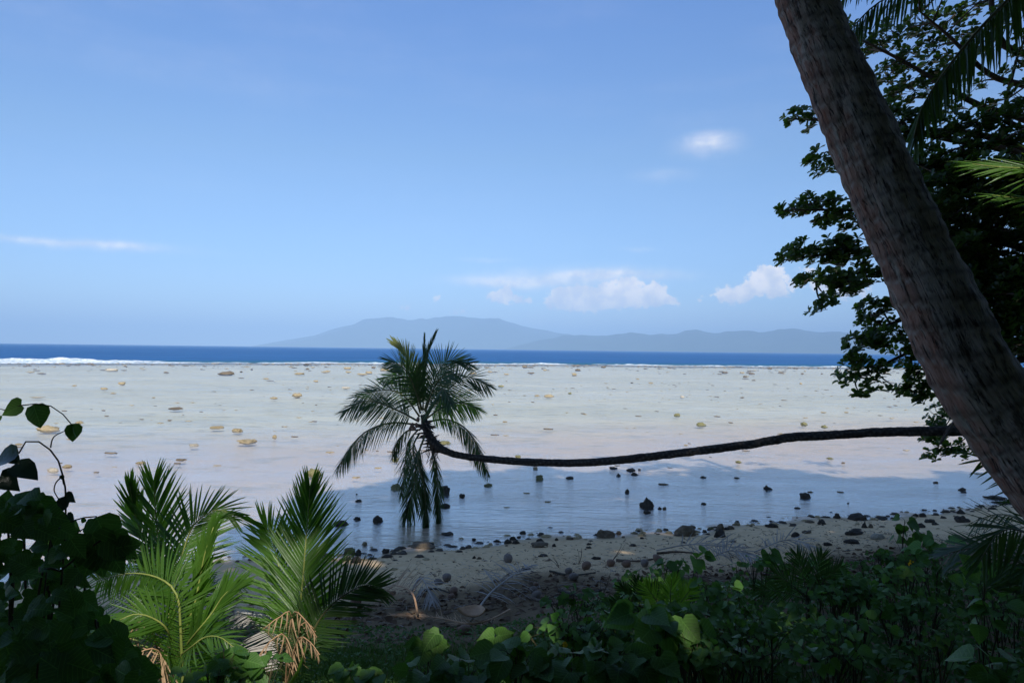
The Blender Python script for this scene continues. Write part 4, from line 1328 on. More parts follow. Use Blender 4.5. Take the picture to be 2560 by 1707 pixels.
def left_young_palm():
    g = Vector((-2.62, 5.75, 0)); g.z = ground_z(g.x, g.y)
    root = thing('young_coconut_palm', g, 'bushier young coconut palm on the left with several bright sunlit fronds', 'palm tree', 'young coconut palms at the top of the beach')
    B = g + Vector((0, 0, .05))
    tube('stem', [B + Vector((0, 0, -.15)), B + Vector((0, 0, .45))], .06, .045, M_RIB, root, n=6, seg=10)
    bud = [300]
    c = B + Vector((0, 0, .35))
    up = c + Vector((.03, 0, .22))
    K = dict(rr=(.013, .003), budget=bud)
    # the bright frond that bends over towards the left
    add_frond(root, [q2(948, 1600, 5.55), q2(940, 1400, 5.45), q2(932, 1230, 5.4), q2(922, 1130, 5.4), q2(880, 1060, 5.42), q2(790, 1012, 5.5), q2(660, 1000, 5.6), q2(500, 1040, 5.7)], .40, 80, (0, -1, .12), M_PALM, M_RIB,
              droop=.06, a0=82, a1=40, w=.026, t0=.02, tipL=.5, lift=-.12, label='sunlit arching frond', **K)
    add_frond(root, [up, q2(880, 1100, 5.9), q2(835, 900, 6.0), q2(810, 740, 6.05), q2(800, 600, 6.1), q2(795, 520, 6.1)], .44, 50, (0, -1, .1), M_PALM, M_RIB, droop=.0, a0=66, a1=16, w=.026, t0=.38, **K)
    add_frond(root, [up, q2(905, 1080, 5.8), q2(950, 880, 5.9), q2(1010, 740, 6.0), q2(1120, 670, 6.1), q2(1190, 690, 6.1)], .44, 55, (0, -.9, .4), M_PALM, M_RIB, droop=.16, a0=72, a1=20, w=.026, t0=.3, **K)
    add_frond(root, [up, q2(850, 1050, 5.9), q2(780, 900, 6.0), q2(720, 760, 6.1), q2(690, 660, 6.1), q2(672, 545, 6.1)], .34, 42, (0, -.9, .4), M_PALM, M_RIB, droop=-.02, a0=50, a1=10, w=.03, t0=.35, **K)
    # half-open upright leaf, bright
    add_frond(root, [up, q2(1000, 1180, 5.6), q2(1030, 1050, 5.6), q2(1060, 900, 5.6), q2(1105, 760, 5.6)], .30, 50, (0, -1, 0), M_PALM, M_RIB, droop=-.1, a0=20, a1=8, w=.03, t0=.3, label='half open upright leaf', **K)
    add_frond(root, [up, q2(1020, 1300, 5.3), q2(1100, 1200, 5.3), q2(1160, 1110, 5.3), q2(1240, 1050, 5.3)], .32, 42, (0, -.9, .4), M_PALM, M_RIB, droop=.0, a0=42, a1=10, w=.028, t0=.3, label='sunlit frond reaching right', **K)
    add_frond(root, [up, q2(980, 1200, 5.7), q2(1040, 1110, 5.8), q2(1120, 1060, 5.9), q2(1230, 1040, 6.0)], .30, 42, (0, -.5, .85), M_PALM_DARK, M_RIB, droop=.3, w=.022, t0=.25, **K)
    add_frond(root, [up, q2(870, 1300, 5.4), q2(790, 1230, 5.3), q2(700, 1210, 5.25), q2(620, 1240, 5.2)], .32, 37, (0, -.7, .7), M_PALM, M_RIB, droop=.1, w=.024, t0=.2, **K)
    add_frond(root, [up, q2(990, 1380, 5.2), q2(1060, 1330, 5.1), q2(1140, 1330, 5.0), q2(1220, 1390, 4.95)], .30, 32, (0, -.7, .7), M_PALM, M_RIB, droop=.2, w=.022, t0=.2, **K)
    add_frond(root, [up, q2(760, 1380, 5.7), q2(640, 1320, 5.8), q2(520, 1300, 5.9), q2(400, 1340, 5.9)], .36, 42, (0, -.7, .7), M_PALM, M_RIB, droop=.25, w=.024, t0=.2, **K)
    add_frond(root, [up, q2(700, 1180, 5.9), q2(560, 1040, 6.1), q2(420, 980, 6.2), q2(290, 1010, 6.3)], .40, 45, (0, -.7, .7), M_PALM, M_RIB, droop=.3, w=.024, t0=.2, **K)
    # dry old leaves at its foot
    for (pts, L) in (([c, q2(760, 1240, 5.5), q2(680, 1300, 5.5), q2(600, 1400, 5.5)], .3), ([c, q2(820, 1400, 5.4), q2(700, 1420, 5.3), q2(640, 1500, 5.3)], .28)):
        add_frond(root, pts, L, 22, (0, -.7, .7), M_PALM_DEAD, M_RIB_DEAD, droop=.9, w=.018, t0=.2, rr=(.01, .003), bends=(2, 3, 4), jit=.4, gap=.2, label='dry brown frond')


def right_young_palm():
    g = Vector((-1.72, 5.75, 0)); g.z = ground_z(g.x, g.y)
    root = thing('young_coconut_palm', g, 'upright young coconut palm with one tall feather frond and a skirt of dry brown leaves', 'palm tree', 'young coconut palms at the top of the beach')
    B = g
    c = B + Vector((.0, 0, .3))
    tube('stem', [B + Vector((0, 0, -.15)), c], .05, .04, M_RIB, root, n=6, seg=10)
    bud = [300]
    K = dict(rr=(.013, .003), budget=bud)
    add_frond(root, [c, q2(1535, 1400, 5.8), q2(1545, 1240, 5.85), q2(1566, 1050, 5.9), q2(1582, 850, 6.0), q2(1596, 680, 6.1), q2(1604, 560, 6.15)], .52, 77, (.05, -1, .08), M_PALM, M_RIB, droop=.0, a0=60, a1=14, w=.026, t0=.22, tipL=.42,
              label='tall upright feather frond', **K)
    add_frond(root, [c, q2(1500, 1300, 5.9), q2(1470, 1120, 6.0), q2(1440, 950, 6.1), q2(1400, 800, 6.2), q2(1360, 740, 6.2)], .46, 55, (.1, -.95, .3), M_PALM, M_RIB, droop=.05, a0=70, a1=22, w=.026, t0=.25, sides=(1, -1), **K)
    add_frond(root, [c, q2(1620, 1300, 5.6), q2(1690, 1190, 5.6), q2(1770, 1120, 5.65), q2(1880, 1062, 5.7), q2(1975, 1075, 5.75)], .36, 55, (0, -.9, .45), M_PALM_DARK, M_RIB_DARK, droop=-.02, a0=76, a1=30, w=.024, t0=.3, **K)
    add_frond(root, [c, q2(1440, 1380, 5.8), q2(1380, 1300, 5.9), q2(1310, 1230, 6.0), q2(1230, 1200, 6.1)], .28, 40, (0, -.6, .8), M_PALM_GREY, M_RIB_DARK, droop=.3, w=.018, t0=.2, **K)
    add_frond(root, [c, q2(1530, 1420, 5.5), q2(1520, 1330, 5.5), q2(1500, 1260, 5.5), q2(1490, 1215, 5.45)], .20, 42, (0, -1, .1), M_PALM_DARK, M_RIB_DARK, droop=.15, a0=82, a1=45, w=.014, t0=.2, label='small dark frond inside the dry skirt', **K)
    sh = [c, q2(1545, 1500, 5.4), q2(1565, 1430, 5.38), q2(1590, 1360, 5.36)]
    tube('shoot', sh, .02, .006, M_PALM, root, n=10, seg=6)
    # the dry skirt
    top = q2(1510, 1225, 5.5)
    for (pts, L) in (([c, top, q2(1440, 1230, 5.35), q2(1360, 1290, 5.3)], .17), ([c, top, q2(1580, 1240, 5.35), q2(1640, 1330, 5.3)], .19), ([c, q2(1540, 1350, 5.4), q2(1600, 1350, 5.3), q2(1655, 1420, 5.2)], .18),
                     ([c, q2(1480, 1330, 5.4), q2(1400, 1350, 5.3), q2(1330, 1440, 5.25)], .17), ([c, q2(1550, 1280, 5.6), q2(1610, 1270, 5.6), q2(1650, 1330, 5.6)], .17)):
        add_frond(root, pts, L * .85, 13, (0, -.7, .7), M_PALM_DEAD, M_RIB_DEAD, droop=1.3, w=.013, t0=.3, rr=(.008, .003), bends=(2, 3, 4), jit=.35, gap=.1, label='dry brown frond')


left_young_palm()
right_young_palm()


def seedling(u, v, Y, hpx, label, mat, n=5, lean=0.0, group=None):
    base = P(u, v, Y)
    g = Vector((base.x, Y, ground_z(base.x, Y)))
    root = thing('palm_seedling', g, label, 'palm seedling', group)
    h = hpx / F_PX * Y
    tube('stem', [g + Vector((0, 0, -.05)), base], .02, .014, M_RIB_DARK, root, n=5, seg=7)
    for k in range(n):
        a = (k - (n - 1) / 2) * .55 + lean + random.uniform(-.1, .1)
        e = Vector((math.sin(a) * h, random.uniform(-.25, .25) * h, math.cos(a) * h))
        add_frond(root, [base, base + e * .5 + Vector((0, 0, .06 * h)), base + e], h * .45, 20, (0, -1, .2), mat, M_RIB_DARK, droop=.08, a0=62, a1=18, w=.016, t0=.3, rr=(.006, .002), nseg=8, budget=[44] if k < 3 else None)


seedling(1672, 1560, 6.2, 110, 'small pale palm seedling catching the sun at the edge of the undergrowth', M_PALM, 3, .1)
seedling(1600, 1530, 6.6, 80, 'dark palm seedling beside the sunlit pale one', M_PALM_DARK, 4, -.3)
seedling(2020, 1500, 7.0, 120, 'bushy dark palm seedling in the middle of the shaded undergrowth', M_PALM_DARK, 6)

# ------------------------------------------------------------------ dead fronds and litter on the sand
def z3(x, y):
    return G(800 + x * .3827, 1250 + y * .3827)


def dead_frond(name, zs, L, n, mat, rib, label, hgt=(.1, .3), lift=.22, a0=55, a1=12, w=.02, sheath=False, droop=.1, bends=(0, 1, 2), jit=.25, gap=.1, sides=(1, -1), U=(0, -.6, .8), t0=.2):
    pts = [z3(*q) for q in zs]
    m = len(pts)
    pts = [p + Vector((0, 0, hgt[0] + (hgt[1] - hgt[0]) * math.sin(math.pi * i / (m - 1)))) for i, p in enumerate(pts)]
    root = thing(name, pts[0] - Vector((0, 0, hgt[0])), label, 'dead palm frond')
    add_frond(root, pts, L, n, U, mat, rib, droop=droop, a0=a0, a1=a1, w=w, t0=t0, rr=(.016, .004), lift=lift, bends=bends, jit=jit, gap=gap, budget=[2 * n], sides=sides)
    if sheath:
        V, F = [], []
        a, b = pts[0], pts[1]
        d = (b - a).normalized(); s = Vector((0, 0, 1)).cross(d).normalized()
        for i in range(9):
            f = i / 8
            c = a + d * (f * .42)
            ww = .17 * (1 - f) ** .8 + .022
            for j in range(9):
                th = (j / 8 - .5) * 2.6
                V.append(c + s * math.sin(th) * ww + Vector((0, 0, .04 + (1 - math.cos(th)) * ww * .7)))
        o = link('sheath', mesh('sheath', [tuple(v) for v in V], grid_faces(9, 9), M_RIB_DEAD), root)
        sm = o.modifiers.new('thick', 'SOLIDIFY'); sm.thickness = .012
    return root


dead_frond('dead_palm_frond', [(985, 850), (1100, 750), (1220, 670), (1300, 570), (1390, 470)], .55, 36, M_PALM_GREY, M_RIB_GREY, 'large silvery grey dead palm frond with an orange sheath lying on the dark litter', hgt=(.12, .34), sheath=True, w=.032, a0=70, a1=20, bends=(1, 2, 3), jit=.35)
dead_frond('dead_palm_frond', [(640, 800), (600, 760), (500, 700), (420, 640)], .55, 26, M_PALM_DEAD, M_RIB_DEAD, 'orange brown dead palm frond fanned out on the sand', hgt=(.08, .36), a0=60, a1=10, w=.03, droop=-.05, jit=.3)
dead_frond('dead_palm_frond', [(1240, 735), (1120, 810), (980, 850), (760, 800), (440, 770)], .30, 34, M_PALM_DEAD, M_RIB_DEAD, 'long thin tan dead frond lying behind the curled orange sheath', hgt=(.04, .08), w=.014, a0=30, a1=12)
dead_frond('dead_palm_frond', [(600, 640), (660, 660), (740, 720)], .4, 24, M_PALM_GREY, M_RIB_GREY, 'small grey brown dead frond leaning over the orange one', hgt=(.12, .36), w=.028, droop=.2, bends=(2, 3, 4), jit=.4)


def z4(x, y):
    return G(1600 + x * .4082, 1200 + y * .4082)


def dead_frond4(zs, *a, **k):
    dead_frond('dead_palm_frond', [((1600 + x * .4082 - 800) / .3827, (1200 + y * .4082 - 1250) / .3827) for x, y in zs], *a, **k)


dead_frond4([(100, 460), (300, 455), (520, 470), (640, 440)], .5, 30, M_PALM_GREY, M_RIB_GREY, 'dark grey dead frond on the litter line left of the tall undergrowth', hgt=(.10, .22), w=.03, jit=.4, bends=(2, 3))
dead_frond4([(420, 520), (560, 500), (700, 520)], .45, 26, M_PALM_GREY, M_RIB_GREY, 'bluish grey dead frond half buried in the undergrowth edge', hgt=(.12, .22), w=.03, jit=.4, bends=(2, 3))
dead_frond4([(700, 470), (900, 430), (1100, 450)], .5, 26, M_PALM_GREY, M_RIB_GREY, 'dark dead frond on the sand in front of the shaded rocks at the right', hgt=(.10, .22), w=.03, jit=.4, bends=(2, 3))


def husks():
    lab = ['pale round coconut husk resting beside a dark hollow in the litter', 'grey coconut husk with a dark half, upper left of the dead fronds', 'reddish coconut husk behind the orange frond', 'dark brown coconut husk just below the reddish one',
           'brown coconut husk at the left end of the orange frond', 'small pinkish coconut husk right of the grey frond tip', 'rounded coconut husk under the grey frond', 'weathered husk on the dark litter right of the grey frond',
           'reddish coconut husk at the left end of the litter heap', 'greyish husk beside the bleached fibres', 'pale striped husk below the litter heap', 'brown husk in the middle of the litter heap', 'dull husk near the right end of the litter heap',
           'husk lying at the very right of the litter heap', 'tan coconut husk in front of the curled sheath', 'whitish coconut shell among the shaded litter', 'grey husk up on the open sand', 'half hidden husk behind the tall feather frond',
           'brown husk between the two young palms', 'dark husk at the edge of the shaded undergrowth']
    pos = [(772, 552, 46, M_COCO_G), (828, 530, 60, M_COCO_G), (875, 612, 52, M_COCO), (858, 650, 46, M_COCO), (235, 675, 76, M_COCO), (1412, 570, 40, M_COCO), (1395, 610, 54, M_COCO_G), (1415, 645, 60, M_COCO_G),
           (1740, 450, 56, M_COCO), (1625, 485, 50, M_COCO_G), (1655, 520, 52, M_COCO_G), (1900, 432, 54, M_COCO), (2000, 436, 50, M_COCO), (2120, 432, 54, M_COCO_G), (945, 880, 74, M_COCO), (325, 615, 44, M_COCO_G), (1228, 405, 60, M_COCO_G),
           (150, 640, 50, M_COCO), (-300, 700, 50, M_COCO), (2200, 400, 50, M_COCO)]
    for (x, y, w, mt), lb in zip(pos, lab):
        g = z3(x, y)
        r = w * .3827 / 2 / F_PX * g.y
        o = nut(g + Vector((0, 0, r * .8)), r, mt, None, 'coconut_husk', random.uniform(0, 6), random.uniform(.9, 1.9))
        tag(o, lb, 'coconut husk', 'coconut husks in the litter')


husks()


def litter():
    b = Bag(); gb = Bag(); pb = Bag()
    for _ in range(2600):
        u = random.uniform(430, 2500)
        x = (u - 1280) / F_PX
        d = random.choice([random.gauss(5.4, .9), random.gauss(3.2, .5), random.uniform(5, 12), random.uniform(.6, 3)])
        Y = None
        X = random.uniform(-7, 10)
        Y = float(shoreY(X)) - d / .95
        if Y < 3.5: continue
        g = Vector((X, Y, ground_z(X, Y)))
        a = random.uniform(0, 3.14)
        L = random.uniform(.03, .13) if d < 4 else random.uniform(.05, .3)
        e = Vector((math.cos(a), math.sin(a) * .6, random.uniform(-.05, .12))) * L
        (b if random.random() < .6 else gb).tube([g + Vector((0, 0, .008)), g + e * .5 + Vector((random.uniform(-.03, .03), 0, .02)), g + e + Vector((0, 0, .01))], random.uniform(.003, .009), .002, 4, 4)
    b.build('twig_litter', M_TWIG, kind='stuff'); gb.build('grey_twig_litter', M_RIB_GREY, kind='stuff')
    lf = Bag(); mats = []
    for _ in range(3800):
        X = random.uniform(-7, 9); d = random.choice([random.gauss(5.6, .8), random.uniform(4.5, 13)])
        Y = float(shoreY(X)) - d / .95
        if Y < 4: continue
        g = (X, Y, ground_z(X, Y) + .012)
        mats.append(mat_dir(g, rng.normal(0, 1, 3) * np.array([1, 1, .15]), np.array([0, 0, 1]) + rng.normal(0, .3, 3), random.uniform(.04, .13)))
    lf.stamp(OVATE[2], mats)
    lf.build('leaf_litter', leaf_mat('dry_leaf_brown', (.07, .045, .028), (.19, .12, .075), (.1, .06, .03), .1, .8, .2), kind='stuff')
    # pebbles and coral grit
    V0, F0 = rock_shape(2, 5)
    mats = []
    for _ in range(200):
        X = random.uniform(-9, 18); d = random.choice([random.gauss(.2, .35), random.uniform(-.8, 4), random.gauss(5, 1.2)])
        Y = float(shoreY(X)) - d / .95
        s = random.uniform(.01, .035) * (1.5 if d < .7 else 1)
        M = np.eye(4); M[:3, :3] *= s; M[2, 2] *= .6; M[:3, 3] = (X, Y, ground_z(X, Y) + s * .1)
        mats.append(M)
    pb.stamp((V0, F0), mats)
    pb.build('pebbles', M_ROCK_B, kind='stuff')


ROCK_CACHE = {}


def rock_shape(sub, seed, kind='lump'):
    key = (sub, seed, kind)
    if key in ROCK_CACHE: return ROCK_CACHE[key]
    import bmesh
    bm = bmesh.new()
    bmesh.ops.create_icosphere(bm, subdivisions=sub, radius=1)
    V = np.array([v.co[:] for v in bm.verts]); F = np.array([[v.index for v in f.verts] for f in bm.faces])
    bm.free()
    if kind == 'block':
        V = np.sign(V) * np.abs(V) ** .55
        V /= np.abs(V).max()
    if kind == 'peak':
        h = np.clip(V[:, 2], 0, 1)
        V[:, :2] *= (1 - .55 * h)[:, None]
        V[:, 0] -= .2 * h
    out = []
    for p in V:
        v = Vector(p)
        q = mnoise.fractal(v * 1.2 + Vector((seed * 7.1, 0, 0)), 1, 2, 3, noise_basis='PERLIN_ORIGINAL') * .38
        q2 = mnoise.fractal(v * 4.0 + Vector((0, seed * 3.3, 0)), 1, 2, 3, noise_basis='VORONOI_F1') * .16 if kind != 'smooth' else 0
        out.append(v * (1 + q + q2 - (.1 if kind != 'smooth' else 0)))
    V = np.array(out)
    V /= np.abs(V).max(0)
    ROCK_CACHE[key] = (V, F)
    return ROCK_CACHE[key]


litter()

# ------------------------------------------------------------------ undergrowth
def cover_bound(u):
    return np.interp(u, [0, 300, 700, 1000, 1250, 1400, 1500, 1700, 2000, 2300, 2560], [1480, 1520, 1550, 1570, 1565, 1530, 1505, 1480, 1460, 1450, 1440])


def to_px(p):
    q = CM.transposed() @ (Vector(p) - CAM)
    return (W_PX / 2 + F_PX * q.x / -q.z, H_PX / 2 - F_PX * q.y / -q.z)


def cover_height(X, Y, z):
    u, v = to_px((X, Y, z)) if Y > .6 else (1280 + X * 2000, 3000)
    b = float(cover_bound(min(max(u, 0), 2560)))
    k = min(1, max(0, (v - b) / 90))
    if k <= 0: return 0
    h = (.12 + .42 * k) * (.65 + .7 * (mnoise.noise(Vector((X * 1.1, Y * 1.1, 2))) + .3))
    h *= float(np.interp(u, [0, 500, 1150, 1400, 1600], [.8, .3, .3, .75, 1.0]))
    if Y < 2.6: h *= max(.2, (Y / 2.6) ** 1.2) if abs(X) < 1.2 else .8
    return max(h, .03)


def ground_cover():
    m = {}
    n = 0
    while n < 40000:
        X = random.uniform(-4.5, 9.5); Y = random.uniform(1.2, 11.5)
        z = ground_z(X, Y)
        h = cover_height(X, Y, z)
        if h <= 0: continue
        if random.random() > (1.0 if Y < 7 else .6): continue
        n += 1
        zz = z + h * random.uniform(.25, 1) ** .6
        if Y < 2 and zz > 3.75: continue
        s = random.choice([.035, .045, .05, .06, .07, .085]) * random.uniform(.8, 1.15)
        if X < 1.0 and Y > 3.6: s *= .55
        key = random.choice(('h0', 'h1', 'h2', 'o0', 'o1', 'o2'))
        a = random.uniform(0, 6.28)
        m.setdefault(key, []).append(mat_dir((X, Y, zz), (math.cos(a), math.sin(a), random.uniform(-.7, .35)), np.array([0, -.25, 1]) + rng.normal(0, .38, 3), s))
    b = Bag()
    for k, v in m.items():
        b.stamp((HEART if k[0] == 'h' else OVATE)[int(k[1])], v)
    # stalks
    for _ in range(700):
        X = random.uniform(-4.5, 9); Y = random.uniform(2, 10)
        z = ground_z(X, Y); h = cover_height(X, Y, z)
        if h <= .05: continue
        b.tube([(X, Y, z), (X + random.uniform(-.1, .1), Y, z + h * .6), (X + random.uniform(-.2, .2), Y + random.uniform(-.1, .1), z + h * 1.05)], .005, .002, 4, 4)
    b.build('ground_cover', M_COVER, kind='stuff')
    # fine grass and feathery weeds in the middle and left
    g = Bag(); mats = {0: [], 1: [], 2: []}
    n = 0
    while n < 42000:
        X = random.uniform(-4.2, 3.2); Y = random.uniform(3.2, 8.2)
        z = ground_z(X, Y)
        u, v = to_px((X, Y, z))
        dens = float(np.interp(v, [1480, 1530, 1580], [0, .3, 1])) * float(np.interp(u, [300, 700, 1300, 1700], [.4, 1, 1, .2]))
        dens *= .35 + 1.1 * max(0, mnoise.noise(Vector((X * 1.6, Y * 1.6, 8))) + .35)
        if random.random() > dens: 
            if random.random() < .02: n += 1
            continue
        n += 1
        a = random.uniform(0, 6.28)
        d = np.array([math.cos(a) * .45, math.sin(a) * .45, 1]) + rng.normal(0, .15, 3)
        k = random.randint(0, 2)
        mats[k].append(mat_dir((X, Y, z - .01), d, (math.cos(a), math.sin(a), .4), random.uniform(.05, .17), random.uniform(.003, .006)))
    for k in mats: g.stamp(GRASS[k], mats[k])
    g.build('grass', M_GRASS, kind='stuff')
    # small weeds with tiny leaflets
    wd = Bag(); ms = []
    for _ in range(420):
        X = random.uniform(-3.5, 2.6); Y = random.uniform(4, 8.6)
        z = ground_z(X, Y); u, v = to_px((X, Y, z))
        if v < 1530 or random.random() > .8: continue
        hh = random.uniform(.05, .16)
        e = Vector((random.uniform(-.06, .06), random.uniform(-.05, .05), hh))
        wd.tube([(X, Y, z), Vector((X, Y, z)) + e], .002, .001, 3, 3)
        for j in range(9):
            f = (j + 1) / 9
            c = Vector((X, Y, z)) + e * f
            a = j * 2.4
            ms.append(mat_dir(c, (math.cos(a), math.sin(a), .2), (0, 0, 1), random.uniform(.018, .035)))
    wd.stamp(OVATE[0], ms)
    wd.build('small_weeds', M_GRASS, kind='stuff')


ground_cover()


def leafy_plant(name, label, cat, tops, Y, L, shapes, key, mat, n, r=(.14, .12, .12), group=None, stem=.008, hang=.3, face=.3, bias=None):
    """A plant: stems rise from the soil to each of TOPS (photo pixel u,v); leaves sit round each top."""
    tp = [P(*t, Y) if len(t) == 2 else P(*t) for t in tops]
    bx = sum(p.x for p in tp) / len(tp); by = sum(p.y for p in tp) / len(tp)
    g = Vector((bx, by, ground_z(bx, by)))
    root = thing(name, g, label, cat, group)
    for p in tp:
        b = g + Vector((random.uniform(-.08, .08), random.uniform(-.05, .05), -.03))
        mid = b.lerp(p, .55) + Vector((random.uniform(-.05, .05), 0, .04))
        st = tube('stem', [b, mid, p], stem, stem * .5, M_STEM, root, n=9, seg=6)
        bg = Bag()
        for k in range(n):
            q = rng.normal(0, 1, 3); q /= np.linalg.norm(q); q[2] = q[2] * .8 + .1
            rr_ = random.uniform(.35, 1)
            c = p + Vector((q[0] * r[0] * rr_, q[1] * r[1] * rr_, q[2] * r[2] * rr_))
            f = random.uniform(.55, 1.0)
            s = Vector(b.lerp(p, f)) if f < .7 else mid.lerp(p, (f - .55) / .45)
            bg.tube([s, s.lerp(c, .6) + Vector((0, 0, .02)), c], stem * .3, stem * .2, 4, 4)
            d = np.array([q[0], q[1] - .15, q[2] * .4 - hang]) + rng.normal(0, .2, 3)
            up = np.array([0, -face, 1.0]) + rng.normal(0, .3, 3)
            leaf_object('leaf', key, shapes, random.randrange(len(shapes)), mat, root, mat_dir(c, d, up, L * random.uniform(.65, 1.15)))
        bg.build('petiole', M_STEM, root, kind='stuff')
    return root


LP_ = leafy_plant
LP_('shrub', 'leafy stalk with pale sunlit heart shaped leaves rising at the litter line', 'plant', [(1742, 1392), (1722, 1440)], 8.0, .15, HEART, 'heart', M_SHRUB_B, 6, (.12, .08, .10), face=.9)
LP_('shrub', 'cluster of rounded bright leaves left of the sunlit heart leaved stalk', 'plant', [(1672, 1402), (1700, 1410), (1640, 1420)], 7.8, .10, HEART, 'heart', M_SHRUB_B, 7, (.12, .08, .05), face=.6)
LP_('shrub', 'loose twining shoot with drooping leaves standing against the shaded sand at the right', 'plant', [(2262, 1300), (2256, 1340), (2305, 1345)], 9.5, .16, HEART, 'heart', M_SHRUB, 5, (.14, .08, .12), hang=.7, face=1.0)
LP_('shrub', 'two big round dark leaves against the sand in the middle right', 'plant', [(1905, 1395), (1925, 1380)], 8.2, .17, HEART, 'heart', M_SHRUB, 3, (.10, .06, .06), face=1.1)
LP_('shrub', 'broad dark rounded leaf clump below the shaded rocks at the far right', 'plant', [(2355, 1350), (2320, 1370)], 8.5, .18, HEART, 'heart', M_VINE, 4, (.18, .08, .08), face=1.0)
LP_('broad_leaf_plant', 'plant with one large pale sunlit leaf eaten by insects', 'plant', [(1606, 1540), (1650, 1570)], 4.3, .17, HEART, 'heart', M_SHRUB_B, 5, (.10, .06, .06), face=1.4)
LP_('broad_leaf_plant', 'dark broad leaves beside the large pale sunlit leaf', 'plant', [(1690, 1560), (1740, 1600), (1650, 1610)], 4.4, .16, HEART, 'heart', M_SHRUB, 7, (.14, .10, .08), face=.9)
LP_('weed', 'tall weedy stalk with small toothed leaves right of the pale palm seedling', 'plant', [(1765, 1460), (1790, 1500), (1810, 1480)], 6.0, .09, OVATE, 'ovate', M_SHRUB_B, 9, (.10, .08, .12), face=.5)
LP_('weed', 'small sunlit leaves around yellow florets in the middle of the dark undergrowth', 'plant', [(2225, 1435), (2260, 1425), (2290, 1435), (2215, 1455)], 7.0, .09, OVATE, 'ovate', M_SHRUB_B, 8, (.12, .08, .07), face=.8)
LP_('broad_leaf_plant', 'round dark leaves standing up left of centre in the foreground grass', 'plant', [(1100, 1592), (1075, 1615)], 4.2, 0.118, HEART, 'heart', M_SHRUB, 4, (.07, .05, .05), face=1.4)
LP_('broad_leaf_plant', 'second round dark leaf further right in the foreground grass', 'plant', [(1236, 1600), (1210, 1640)], 4.2, 0.105, HEART, 'heart', M_SHRUB, 4, (.08, .05, .05), face=1.3)
LP_('broad_leaf_plant', 'clump of broad mid green leaves at the bottom centre edge', 'plant', [(1120, 1660), (1180, 1680), (1060, 1680)], 3.7, 0.105, OVATE, 'ovate', M_SHRUB, 12, (.12, .08, .08), face=.7)
LP_('broad_leaf_plant', 'large pointed leaves reaching up right of the bottom centre clump', 'plant', [(1290, 1640), (1340, 1670), (1400, 1650)], 3.7, 0.124, OVATE, 'ovate', M_SHRUB, 11, (.14, .08, .08), face=.7)
LP_('broad_leaf_plant', 'wide spreading dark leaves below the insect eaten pale leaf', 'plant', [(1500, 1640), (1560, 1660), (1620, 1640), (1450, 1690)], 3.6, 0.124, HEART, 'heart', M_SHRUB, 12, (.15, .1, .08), face=.8)
LP_('weed', 'sunlit young leaves at the lower edge right of centre', 'plant', [(1780, 1620), (1830, 1640), (1750, 1650)], 4.2, .11, OVATE, 'ovate', M_SHRUB_B, 9, (.11, .08, .09), face=.6)
LP_('weed', 'small bright leaves low in the grass right of the dry palm skirt', 'plant', [(870, 1672), (900, 1690), (930, 1680)], 4.6, .09, OVATE, 'ovate', M_SHRUB_B, 8, (.12, .08, .04), face=.8)
LP_('broad_leaf_plant', 'fresh green heart shaped leaves between the two young palms', 'plant', [(600, 1655), (640, 1680), (680, 1660)], 4.9, .12, HEART, 'heart', M_SHRUB_B, 6, (.10, .08, .08), face=.9)
LP_('broad_leaf_plant', 'sunlit green leaves under the left young palm', 'plant', [(520, 1680), (470, 1690), (560, 1640)], 4.8, .11, OVATE, 'ovate', M_SHRUB_B, 8, (.12, .08, .08), face=.7)
LP_('weed', 'thin stalk with one tall yellow green blade in the dark undergrowth at the right', 'plant', [(2460, 1440), (2430, 1460)], 5.0, .13, OVATE, 'ovate', M_SHRUB_B, 3, (.06, .05, .05), hang=-.8, face=.9)
LP_('weed', 'yellowish leaves catching light near the bottom right corner', 'plant', [(2480, 1500), (2510, 1520), (2440, 1540)], 4.5, .10, OVATE, 'ovate', M_SHRUB_B, 6, (.12, .08, .06), face=.5)
LP_('broad_leaf_plant', 'big bluish dark leaf lying over the bottom right corner', 'plant', [(2480, 1660), (2520, 1690)], 2.9, 0.124, OVATE, 'ovate', M_SHRUB, 6, (.12, .08, .05), face=.6)
seen = {}
for k in range(34):
    u = random.uniform(1380, 2600); v0 = float(cover_bound(min(u, 2560)))
    f = random.random()
    v = v0 - 70 + (1700 - v0) * f
    Y = float(np.interp(v, [1380, 1450, 1550, 1700], [8.6, 7.0, 4.9, 3.2]))
    hs = k % 2 == 0; Lf = random.choice([.052, .068, .088])
    where = ('below the palm seedlings' if u < 1700 else 'below the round leaves' if u < 1950 else 'under bushy seedling' if u < 2150 else 'below the twining shoot' if u < 2350 else 'near leaning trunk foot')
    row = 'bottom edge' if f > .75 else 'lower' if f > .5 else 'upper' if f > .25 else 'topmost'
    desc = f"dark {'small' if Lf < .06 else 'medium' if Lf < .08 else 'large'} {'heart shaped' if hs else 'pointed'} leaf shrub, {row} {where}"
    seen[desc] = seen.get(desc, 0) + 1
    if seen[desc] > 1: desc += ', ' + ['', '', 'second', 'third', 'fourth'][seen[desc]]
    LP_('shrub', desc, 'plant', [(u, v), (u + 40, v + 15), (u - 40, v + 20)], Y, Lf, HEART if hs else OVATE, 'heart' if hs else 'ovate', M_SHRUB if k % 3 else M_SHRUB_B, 16,
        (.18, .12, .09), group='dark shrubs of the undergrowth', face=.5)


